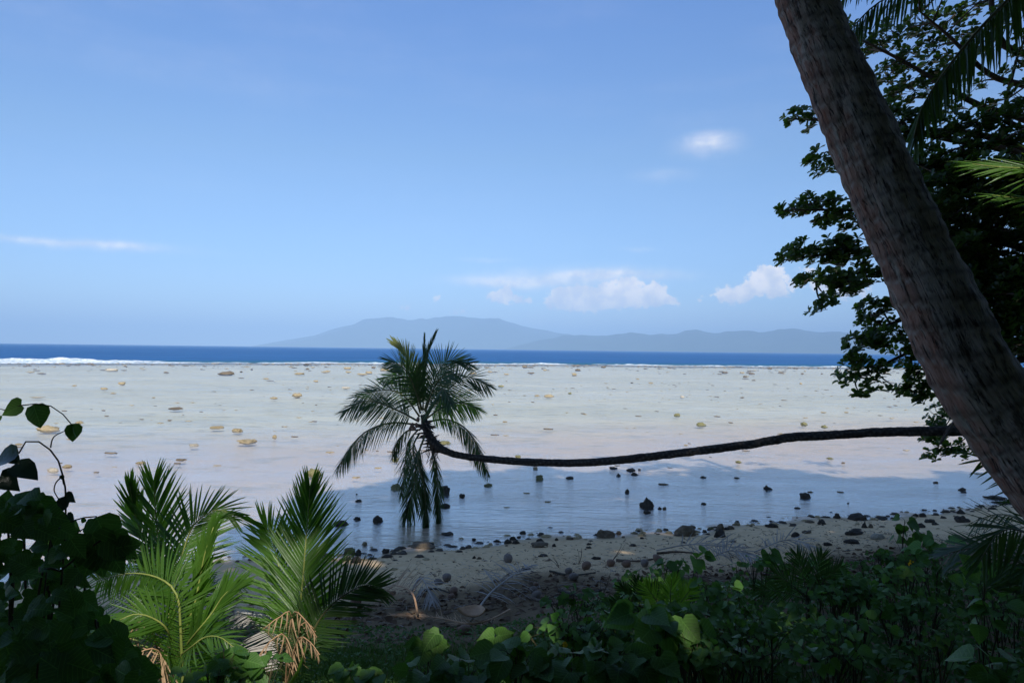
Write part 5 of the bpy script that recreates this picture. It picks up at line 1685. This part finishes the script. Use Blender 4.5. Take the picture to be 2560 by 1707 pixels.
def floret(u, v, Y, label):
    p = P(u, v, Y)
    g = Vector((p.x, p.y, ground_z(p.x, p.y)))
    root = thing('yellow_flower', g, label, 'flower')
    tube('stem', [g, g.lerp(p, .5) + Vector((.02, 0, 0)), p], .004, .002, M_STEM, root, n=8, seg=5)
    b = Bag()
    for k in range(9):
        c = p + Vector(rng.normal(0, .012, 3).tolist())
        for j in range(5):
            a = j * 1.257
            b.stamp(OBOV[0], [mat_dir(c, (math.cos(a), -.4, math.sin(a)), (0, -1, .4), .009)])
    b.build('petals', M_FLOWER, root, kind='stuff')


floret(1410, 1612, 4.3, 'small yellow flower head in the foreground right of centre')
floret(2275, 1408, 7.0, 'yellow flower head above the sunlit leaves in the dark undergrowth')
floret(1808, 1508, 5.4, 'tiny yellow flower head on the weedy stalk right of the palm seedling')


# ------------------------------------------------------------------ the dark vines at the lower left
def vine(pts, r, leaves, label, Y=2.1, tendrils=(), mat=None):
    mat = mat or M_VINE
    C = [q2(x, y, Y + (p[0] if p else 0)) for x, y, *p in pts]
    g = Vector((C[0].x, C[0].y, ground_z(C[0].x, C[0].y)))
    root = thing('climbing_vine', g, label, 'vine')
    tube('stem', [g + Vector((-.1, 0, -.02)), g.lerp(C[0], .5) + Vector((-.06, 0, 0))] + C, r * 1.3, r * .5, M_STEM, root, n=60, seg=8)
    for td in tendrils:
        tube('tendril', [q2(x, y, Y) for x, y in td], .002, .0012, M_STEM, root, n=20, seg=5)
    for (x, y, L, dx, dy, shape, k, *nrm) in leaves:
        c = q2(x, y, Y)
        up = nrm[0] if nrm else (rng.normal(0, .3), -1, .5)
        leaf_object('leaf', shape, HEART if shape == 'heart' else OVATE, k, mat, root, mat_dir(c, (dx, random.uniform(-.25, .1), -dy), up, L * Y / F_PX * .4829))
    return root


M_BLUE = leaf_mat('vine_leaf_bluish', (.020, .045, .035), (.035, .07, .05), (.05, .1, .04), .15, .28, .7)
vine([(-60, 260), (0, 190), (60, 145), (130, 128), (230, 124), (290, 150), (340, 190), (375, 235)], .003,
     [(110, 130, 105, -.8, .45, 'heart', 0), (172, 128, 125, .35, .95, 'ovate', 1, (.8, -.5, 0)), (375, 225, 95, .15, 1, 'ovate', 2, (.7, -.6, 0)), (380, 230, 70, .05, 1, 'ovate', 1, (-.6, -.6, 0)), (0, 185, 40, -.3, .9, 'heart', 1)],
     'thin vine shoot arching over the water at the left edge', 2.0)
vine([(330, 900), (340, 700), (338, 560), (318, 470), (290, 395), (220, 328), (160, 312), (118, 330), (98, 378)], .0042,
     [(98, 380, 150, -.95, .35, 'ovate', 1, (0, -.7, .7)), (70, 440, 140, .95, .28, 'ovate', 2, (0, -.6, .8)), (0, 500, 120, .9, .5, 'heart', 1, (0, -.7, .7)), (60, 400, 60, .8, .5, 'heart', 0),
      (335, 600, 62, .85, .35, 'heart', 1, (.1, -.7, .7)), (335, 620, 70, -.3, .9, 'heart', 0), (345, 700, 60, .6, .6, 'heart', 0), (320, 490, 28, .2, .9, 'ovate', 1)],
     'dark vine stem curling back on itself with bluish leaves at the left edge', 2.0,
     tendrils=([(320, 500), (290, 530), (280, 570), (300, 610), (330, 650)], [(262, 350), (270, 310), (290, 285), (338, 262)], [(330, 540), (322, 500), (318, 460)]), mat=M_BLUE)
vine([(250, 900), (300, 790), (370, 730), (430, 712), (500, 705)], .0035,
     [(500, 708, 190, .55, .85, 'ovate', 1, (.6, -.7, .35)), (470, 715, 40, .1, 1, 'ovate', 0), (485, 760, 40, .3, .9, 'heart', 1), (440, 715, 28, -.4, .8, 'ovate', 0)],
     'vine twig reaching right with one large hanging ribbed leaf', 1.95, tendrils=([(400, 790), (450, 760), (500, 750)],))
vine([(200, 1100), (300, 1000), (420, 900), (520, 830)], .005,
     [(480, 800, 230, .25, .95, 'heart', 0, (.1, -.9, .3)), (560, 830, 170, .8, .5, 'heart', 1, (.1, -.8, .4)), (600, 870, 120, .9, -.2, 'ovate', 1, (.1, -.8, .4)), (420, 850, 130, -.3, .9, 'heart', 2), (560, 880, 150, .6, .8, 'heart', 0, (.1, -.9, .3)), (480, 880, 160, -.3, .9, 'heart', 0, (.1, -.9, .3))],
     'vine with a huge nearly black torn leaf at lower left', 1.9)


def vine_mass(name, label, region, n, Y, Ls, seed_holes=()):
    """REGION: upper outline as (x, y) in sketch units."""
    xs = [p[0] for p in region]; ys = [p[1] for p in region]
    x0, x1 = min(xs), max(xs)
    g = q2((x0 + x1) / 2, 1500, Y); g = Vector((g.x, g.y, ground_z(g.x, g.y)))
    root = thing(name, g, label, 'shrub')
    for k in range(9):
        x = random.uniform(x0, x1); yt = float(np.interp(x, xs, ys)) + 60
        t = q2(x, yt, Y + random.uniform(-.15, .15))
        tube('stem', [g + Vector((random.uniform(-.2, .2), 0, 0)), q2(x + random.uniform(-60, 60), yt + 400, Y), t], .007, .003, M_STEM, root, n=14, seg=6)
    for k in range(n):
        x = random.uniform(x0, x1); yt = float(np.interp(x, xs, ys))
        y = yt + (1640 - yt) * random.random() ** 1.15 if k % 4 else yt + random.uniform(0, 130)
        Yd = Y + random.uniform(-.35, .45)
        c = q2(x, y, Yd)
        a = random.uniform(0, 6.28)
        d = (math.cos(a), random.uniform(-.5, .2), math.sin(a) * .6 - .35)
        L = random.uniform(*Ls) * (1.0 + .8 * max(0, (y - 1100) / 500))
        leaf_object('leaf', 'heart', HEART, random.randrange(3), M_VINE, root, mat_dir(c, d, (rng.normal(0, .4), -.8, .7 + rng.normal(0, .3)), L * Y / F_PX * .4829))
    return root


vine_mass('leafy_shrub', 'dense dark shrub of heart shaped leaves filling the lower left corner', [(-60, 640), (50, 620), (110, 680), (160, 600), (230, 600), (300, 720), (380, 760), (420, 900)], 290, 2.1, (62, 115))
vine_mass('leafy_shrub', 'near black leaves under the vine tangle right of the lower left corner', [(200, 900), (300, 1020), (400, 1120), (500, 1180), (580, 1290), (660, 1420), (740, 1520)], 130, 2.3, (55, 100))

# ------------------------------------------------------------------ rocks: (sketch, x, y of the foot, width, height, tone, shape)
R7 = [(207, 800, 104, 34, 'T', 'l'), (357, 767, 42, 15, 'T', 'l'), (505, 525, 58, 12, 'P', 'b'), (1030, 543, 76, 24, 'B', 'l'), (555, 587, 32, 16, 'T', 'b'), (470, 611, 36, 12, 'T', 'l'), (337, 596, 24, 7, 'T', 'l'), (517, 632, 26, 7, 'T', 'l'),
      (703, 651, 20, 6, 'T', 'l'), (812, 674, 22, 7, 'P', 'l'), (798, 703, 64, 5, 'B', 'l'), (777, 756, 20, 7, 'B', 'l'), (988, 790, 64, 11, 'T', 'b'), (1084, 804, 50, 19, 'T', 'b'), (1127, 857, 82, 21, 'T', 'b'), (1259, 833, 26, 20, 'T', 'l'),
      (885, 871, 44, 12, 'P', 'b'), (640, 953, 44, 13, 'T', 'l'), (825, 939, 48, 7, 'B', 'l'), (235, 988, 66, 22, 'P', 'l'), (300, 970, 46, 15, 'T', 'l'), (45, 882, 28, 14, 'P', 'l'), (80, 866, 42, 8, 'T', 'l'), (1255, 654, 40, 12, 'T', 'l'), (1362, 642, 48, 24, 'T', 'l'),
      (1585, 607, 42, 14, 'P', 'l'), (1435, 1004, 66, 38, 'O', 'l'), (1220, 565, 32, 6, 'T', 'l'), (1405, 501, 30, 12, 'D', 'l'), (1373, 542, 46, 7, 'T', 'b'), (1450, 576, 28, 10, 'T', 'l'), (1594, 517, 38, 12, 'T', 'b'), (1598, 534, 28, 10, 'T', 'l'),
      (1690, 537, 38, 13, 'T', 'l'), (1765, 525, 46, 13, 'T', 'b'), (1500, 531, 34, 10, 'T', 'l'), (1410, 520, 24, 9, 'B', 'l'), (1715, 513, 22, 10, 'B', 'l'), (2170, 541, 40, 12, 'T', 'l'), (2302, 599, 28, 13, 'T', 'l'), (1107, 533, 15, 7, 'D', 'l'),
      (2040, 862, 52, 18, 'O', 'b'), (2242, 1056, 42, 16, 'O', 'l'), (1155, 522, 14, 7, 'D', 'l'), (760, 536, 34, 5, 'B', 'l'), (2250, 533, 24, 8, 'T', 'l'), (1660, 545, 50, 8, 'T', 'l')]
R8 = [(1163, 938, 46, 21, 'O', 'l'), (1303, 994, 64, 27, 'O', 'l'), (1912, 991, 46, 26, 'O', 'l'), (2030, 1006, 42, 21, 'O', 'l'), (1190, 830, 30, 17, 'P', 'l'), (1543, 833, 26, 9, 'B', 'l'), (2022, 921, 36, 9, 'T', 'l'), (2158, 920, 28, 8, 'T', 'l'),
      (405, 826, 70, 20, 'T', 'l'), (335, 823, 36, 12, 'T', 'l'), (530, 809, 26, 14, 'O', 'l'), (1007, 747, 34, 8, 'T', 'l'), (1442, 687, 40, 13, 'B', 'l'), (1545, 687, 34, 10, 'T', 'b'), (1563, 711, 28, 12, 'B', 'l'), (1600, 693, 42, 11, 'B', 'l'),
      (1773, 687, 40, 10, 'B', 'l'), (1613, 731, 28, 7, 'B', 'l'), (1888, 751, 19, 12, 'T', 'l'), (727, 654, 32, 14, 'B', 'l'), (265, 655, 36, 16, 'B', 'l'), (1711, 662, 32, 11, 'B', 'l'), (577, 672, 38, 15, 'B', 'l'), (555, 699, 32, 15, 'T', 'b'),
      (123, 768, 36, 15, 'O', 'l'), (155, 696, 42, 9, 'T', 'l'), (60, 682, 36, 12, 'B', 'l'), (300, 690, 44, 12, 'B', 'l'), (380, 672, 26, 9, 'T', 'l'), (928, 724, 24, 7, 'T', 'l'), (1525, 1214, 38, 15, 'O', 'l'), (2062, 1192, 46, 13, 'O', 'l'), (2138, 1217, 24, 10, 'B', 'l'),
      (1770, 1046, 34, 8, 'T', 'l'), (225, 1182, 38, 18, 'O', 'l'), (325, 1252, 32, 20, 'T', 'b'), (350, 1313, 52, 36, 'O', 'b'), (48, 1354, 54, 20, 'O', 'l'), (530, 1309, 52, 17, 'D', 's'), (785, 1251, 50, 17, 'D', 'l'), (890, 1264, 54, 24, 'D', 'l'), (910, 1287, 46, 19, 'D', 's'),
      (937, 1258, 19, 12, 'D', 'l'), (816, 1294, 32, 24, 'D', 'p'), (865, 1391, 30, 30, 'D', 'l'), (1315, 1304, 42, 14, 'D', 'l'), (1512, 1307, 36, 10, 'D', 'l'), (1697, 1373, 50, 38, 'D', 'p'), (1210, 1113, 28, 8, 'T', 'l'), (145, 975, 32, 9, 'T', 'l'), (1898, 693, 22, 9, 'B', 'l'), (893, 746, 18, 7, 'D', 'l'), (2012, 693, 18, 7, 'B', 'l')]
R4 = [(50, 167, 98, 82, 'D', 'p'), (45, 202, 50, 24, 'D', 's'), (123, 177, 26, 16, 'D', 's'), (152, 177, 26, 17, 'B', 's'), (392, 149, 38, 15, 'D', 's'), (1020, 107, 74, 42, 'D', 'b'), (1048, 76, 42, 10, 'B', 'l'), (967, 175, 42, 12, 'D', 's'),
      (1980, 62, 52, 22, 'D', 'l'), (1988, 76, 38, 13, 'D', 's'), (1817, 18, 34, 13, 'B', 's'), (1213, 235, 50, 30, 'D', 'l'), (1342, 247, 114, 38, 'D', 'b'), (806, 255, 28, 12, 'D', 'l'), (595, 279, 48, 29, 'T', 'l'),
      (288, 345, 138, 62, 'B', 's'), (497, 308, 58, 42, 'B', 's'), (496, 350, 90, 44, 'D', 'l'), (557, 303, 54, 22, 'B', 's'), (316, 293, 62, 20, 'B', 'l'), (440, 303, 46, 22, 'O', 'l'), (815, 291, 86, 25, 'D', 'l'), (960, 349, 52, 30, 'D', 's'), (1025, 326, 64, 20, 'B', 'l'),
      (1120, 271, 66, 26, 'D', 'l'), (1048, 262, 62, 14, 'B', 'l'), (942, 279, 42, 14, 'D', 's'), (1383, 293, 44, 42, 'D', 'p'), (1418, 292, 30, 24, 'B', 's'), (1325, 335, 108, 34, 'D', 'l'), (1490, 239, 96, 13, 'D', 's'),
      (1977, 208, 56, 30, 'D', 'p'), (1740, 227, 50, 24, 'D', 'l'), (1690, 225, 42, 20, 'D', 'l'), (1728, 292, 54, 26, 'D', 's'), (1984, 259, 88, 42, 'D', 'l'), (1790, 260, 68, 19, 'D', 's'), (1815, 274, 52, 14, 'D', 'l'), (2090, 244, 42, 17, 'D', 'l'), (1470, 362, 90, 30, 'P', 's'), (1155, 402, 54, 22, 'D', 's'),
      (1310, 390, 100, 26, 'D', 's'), (2200, 118, 130, 14, 'D', 'l'), (2250, 150, 110, 20, 'D', 'l'), (1865, 235, 38, 12, 'D', 's'), (1277, 144, 15, 9, 'D', 's'), (2170, 180, 60, 12, 'D', 'l')]
R3 = [(375, 142, 74, 52, 'D', 'l'), (240, 129, 62, 26, 'D', 'l'), (815, 49, 68, 32, 'D', 's'), (830, 229, 86, 20, 'D', 'l'), (1325, 219, 48, 23, 'D', 's'), (1300, 247, 30, 12, 'D', 's'), (1260, 262, 56, 22, 'D', 'l'), (1230, 285, 60, 26, 'D', 'l'), (1282, 286, 56, 26, 'D', 'l'), (1155, 272, 44, 13, 'D', 'l'),
      (1005, 263, 32, 15, 'D', 'l'), (427, 347, 52, 32, 'D', 'l'), (190, 356, 86, 44, 'O', 'b'), (230, 412, 84, 38, 'D', 'l'), (1436, 309, 124, 32, 'B', 's'), (1436, 288, 62, 34, 'D', 's'), (1546, 264, 28, 18, 'D', 's'), (1530, 304, 30, 19, 'D', 's'), (1632, 259, 52, 18, 'B', 'l'), (1866, 242, 136, 42, 'B', 's'), (1953, 224, 46, 26, 'B', 'l'),
      (1005, 381, 28, 17, 'D', 'l'), (1040, 386, 40, 14, 'B', 'l'), (1760, 293, 36, 13, 'D', 's'), (1757, 315, 38, 11, 'D', 'l'), (1805, 388, 64, 20, 'D', 'l'), (2103, 253, 28, 12, 'D', 's'), (290, 292, 42, 18, 'T', 'l'), (245, 355, 46, 34, 'D', 'l'), (2055, 222, 54, 18, 'T', 'l')]
R1 = [(762, 1110, 66, 62, 'D', 'b'), (765, 1196, 62, 32, 'D', 's'), (870, 1132, 38, 28, 'D', 'l'), (235, 1161, 48, 16, 'D', 'l'), (462, 1083, 80, 40, 'O', 'l'), (460, 910, 48, 20, 'O', 'b'), (120, 1306, 110, 34, 'D', 'l'), (620, 1448, 180, 26, 'B', 'l'), (223, 1117, 13, 9, 'D', 's')]
TONE = {'T': (M_ROCK_T, 'tan'), 'P': (M_ROCK_P, 'pale'), 'B': (M_ROCK_B, 'brown'), 'D': (M_ROCK_D, 'dark'), 'O': (M_ROCK_O, 'olive')}
SHP = {'l': ('lump', 'craggy'), 'b': ('block', 'blocky'), 'p': ('peak', 'pointed'), 's': ('smooth', 'rounded')}
SK = [(R7, .5442, 0, 640), (R8, .4252, 1200, 640), (R4, .4082, 1600, 1200), (R3, .3827, 800, 1250), (R1, .4082, 800, 780)]


def rocks():
    recs = []
    for lst, s, ox, oy in SK:
        for (x, y, w, h, tn, sh) in lst:
            recs.append([ox + x * s, oy + y * s, w * s, h * s, tn, sh])
    made = []
    for i, (u, v, w, h, tn, sh) in enumerate(recs):
        g = G(u, v)
        d = g.y
        h = h * (.62 if v < 1150 else .72 if v < 1340 and g.z < .01 else 1)
        wm = w / F_PX * d; hm = max(h / F_PX * d, wm * .14)
        far = d > 70
        V, F = rock_shape(3 if not far else 2, i % 7 + (10 if sh == 's' else 0), SHP[sh][0])
        key = ('rock', i % 7, sh, tn, far)
        if key not in BASE_ME: BASE_ME[key] = mesh('rock', V, F, TONE[tn][0])
        zr = hm * .92
        dep = min(wm * random.uniform(.32, .48), 1.4)
        M = Matrix.Translation(Vector((g.x, g.y + dep * .7, g.z + hm - zr))) @ Matrix.Rotation(random.uniform(-.5, .5) + (3.14 if random.random() < .5 and sh != 'p' else 0), 4, 'Z') @ Matrix.Diagonal((wm * .5, dep, zr, 1))
        shore_d = (float(shoreY(g.x)) - g.y) * .95
        nm = 'rock' if shore_d > -1.5 or tn == 'D' else 'coral_rock'
        o = link(nm, BASE_ME[key], None, M)
        size = 'very large' if w > 44 else 'large' if w > 30 else 'mid sized' if w > 18 else 'small' if w > 11 else 'tiny'
        if shore_d > .9: zone = 'on shaded sand'
        elif shore_d > -.9: zone = 'at the waterline'
        elif v > 1175 and u > 640: zone = 'in blue shaded water'
        elif v > 1090: zone = 'in bright near shallows'
        elif v > 1000: zone = 'mid reef flat'
        elif v > 940: zone = 'outer reef flat'
        else: zone = 'close to the surf'
        side = ('behind left vines' if u < 330 else 'above left young palm' if u < 640 else 'above tall feather frond' if u < 860 and v < 1200 else 'beside tall feather frond' if u < 860 else 'behind palm crown' if u < 1130 and v < 1200 else 'below palm crown' if u < 1130
                else 'right of palm crown' if u < 1450 else 'right of centre' if u < 1850 else 'left of leaning trunk' if u < 2200 else 'beside leaning trunk')
        made.append((o, f'{size} {SHP[sh][1]} {TONE[tn][1]} rock {zone} {side}', u, size, d))
    words = {2: 'two', 3: 'three', 4: 'four', 5: 'five', 6: 'six', 7: 'seven', 8: 'eight'}
    nth = ['leftmost', 'second', 'third', 'fourth', 'fifth', 'sixth', 'seventh']
    by = {}
    for m in made: by.setdefault(m[1], []).append(m)
    for lb, ms in by.items():
        ms.sort(key=lambda m: m[2])
        for k, m in enumerate(ms):
            t = lb
            if m[3] == 'tiny' and len(ms) > 2:
                tag(m[0], lb, 'rock', 'tiny rocks far out near the surf'); continue
            if len(ms) == 2: t = lb + (', left one' if k == 0 else ', right one')
            elif len(ms) > 2: t = lb + ', ' + ('rightmost' if k == len(ms) - 1 else nth[k] + (' from left' if k else '')) + ' such'
            tag(m[0], t, 'rock', 'rocks strewn over the reef flat and beach')


rocks()


def rubble():
    """Countless low coral scraps along the reef crest, over the flat and at the waterline."""
    for nm, mat, seed in (('coral_rubble', M_ROCK_B, 3), ('pale_coral_rubble', M_ROCK_T, 4)):
        V0, F0 = rock_shape(1, seed)
        ms = []
        for _ in range(650):
            X = random.uniform(-150, 150); e = float(edgeY(X))
            Y = e - abs(random.gauss(0, 1)) * (14 if random.random() < .6 else 55) - 1
            if Y < 40: continue
            s = random.uniform(.10, .42)
            M = np.eye(4); M[0, 0] = s * random.uniform(.8, 2.2); M[1, 1] = s; M[2, 2] = s * random.uniform(.22, .5)
            M[:3, 3] = (X, Y, max(float(ground_smooth(X, Y)), -.03))
            ms.append(M)
        for _ in range(160):
            X = random.uniform(-30, 40); Y = random.uniform(20, 110)
            s = random.uniform(.05, .16)
            M = np.eye(4); M[0, 0] = s * random.uniform(.8, 2); M[1, 1] = s; M[2, 2] = s * .35; M[:3, 3] = (X, Y, -.005)
            if float(shoreY(X)) + 2 > Y: continue
            ms.append(M)
        b = Bag(); b.stamp((V0, F0), ms); b.build(nm, mat, kind='stuff')
    V0, F0 = rock_shape(2, 6)
    for nm, mat, n in (('shore_rubble', M_ROCK_D, 170), ('tan_shore_rubble', M_ROCK_T, 110)):
        ms = []
        for _ in range(n):
            X = random.choice([random.uniform(-8, 17), random.gauss(-2, 2.5), random.uniform(3, 16)])
            d = random.gauss(-.1, .28) if random.random() < .8 else random.gauss(1.2, .8)
            Y = float(shoreY(X)) - d / .95
            s = random.uniform(.025, .10) * (1 if abs(d) < .6 else .8)
            M = np.eye(4); M[0, 0] = s * random.uniform(.8, 1.8); M[1, 1] = s; M[2, 2] = s * random.uniform(.3, .7)
            M[:3, 3] = (X, Y, max(ground_z(X, Y), -.02) + s * .08)
            ms.append(M)
        b = Bag(); b.stamp((V0, F0), ms); b.build(nm, mat, kind='stuff')


rubble()


def branches():
    for k, (zs, r, lb) in enumerate([([(1500, 470), (1640, 500), (1800, 480)], .02, 'dark bare branch along the litter line'), ([(1940, 400), (2060, 410), (2180, 395)], .028, 'crooked driftwood branch behind the coconut husks'),
                                     ([(1560, 600), (1700, 640), (1840, 600)], .03, 'dark log lying in the shade right of the grey frond'), ([(1350, 640), (1500, 690), (1660, 690)], .025, 'half buried stick below the grey frond'),
                                     ([(680, 600), (760, 590), (850, 615)], .022, 'short stick between the orange frond and the grey one'), ([(2200, 355), (2330, 348), (2470, 356)], .025, 'long dark stick on the sand above the husks')]):
        pts = [z3(*q) + Vector((0, 0, r + .01 * (i == 1))) for i, q in enumerate(zs)]
        n = 40
        o = tube('driftwood', pts, r, r * .5, M_TWIG if k % 2 else M_ROCK_D, None, n=n, seg=9, disp=scar_disp(.2, .002, 0, r * .35, k))
        tag(o, lb, 'branch')
    for (x, y, h, lean, lb) in [(1690, 420, .33, .1, 'thin bare twig standing up left of the litter heap'), (1905, 400, .42, .5, 'forked bare twig leaning right beside the driftwood'), (1560, 440, .25, -.5, 'short leaning twig near the grey frond tip'), (1800, 700, .5, .3, 'wiry dark stems standing before the palm seedlings')]:
        g = z3(x, y)
        root = thing('bare_twig', g, lb, 'twig')
        for j in range(3):
            e = Vector((lean * h + random.uniform(-.1, .1), 0, h * random.uniform(.7, 1)))
            tube('twig', [g, g + e * .5 + Vector((.02, 0, 0)), g + e], .006, .002, M_TWIG, root, n=8, seg=5)


branches()
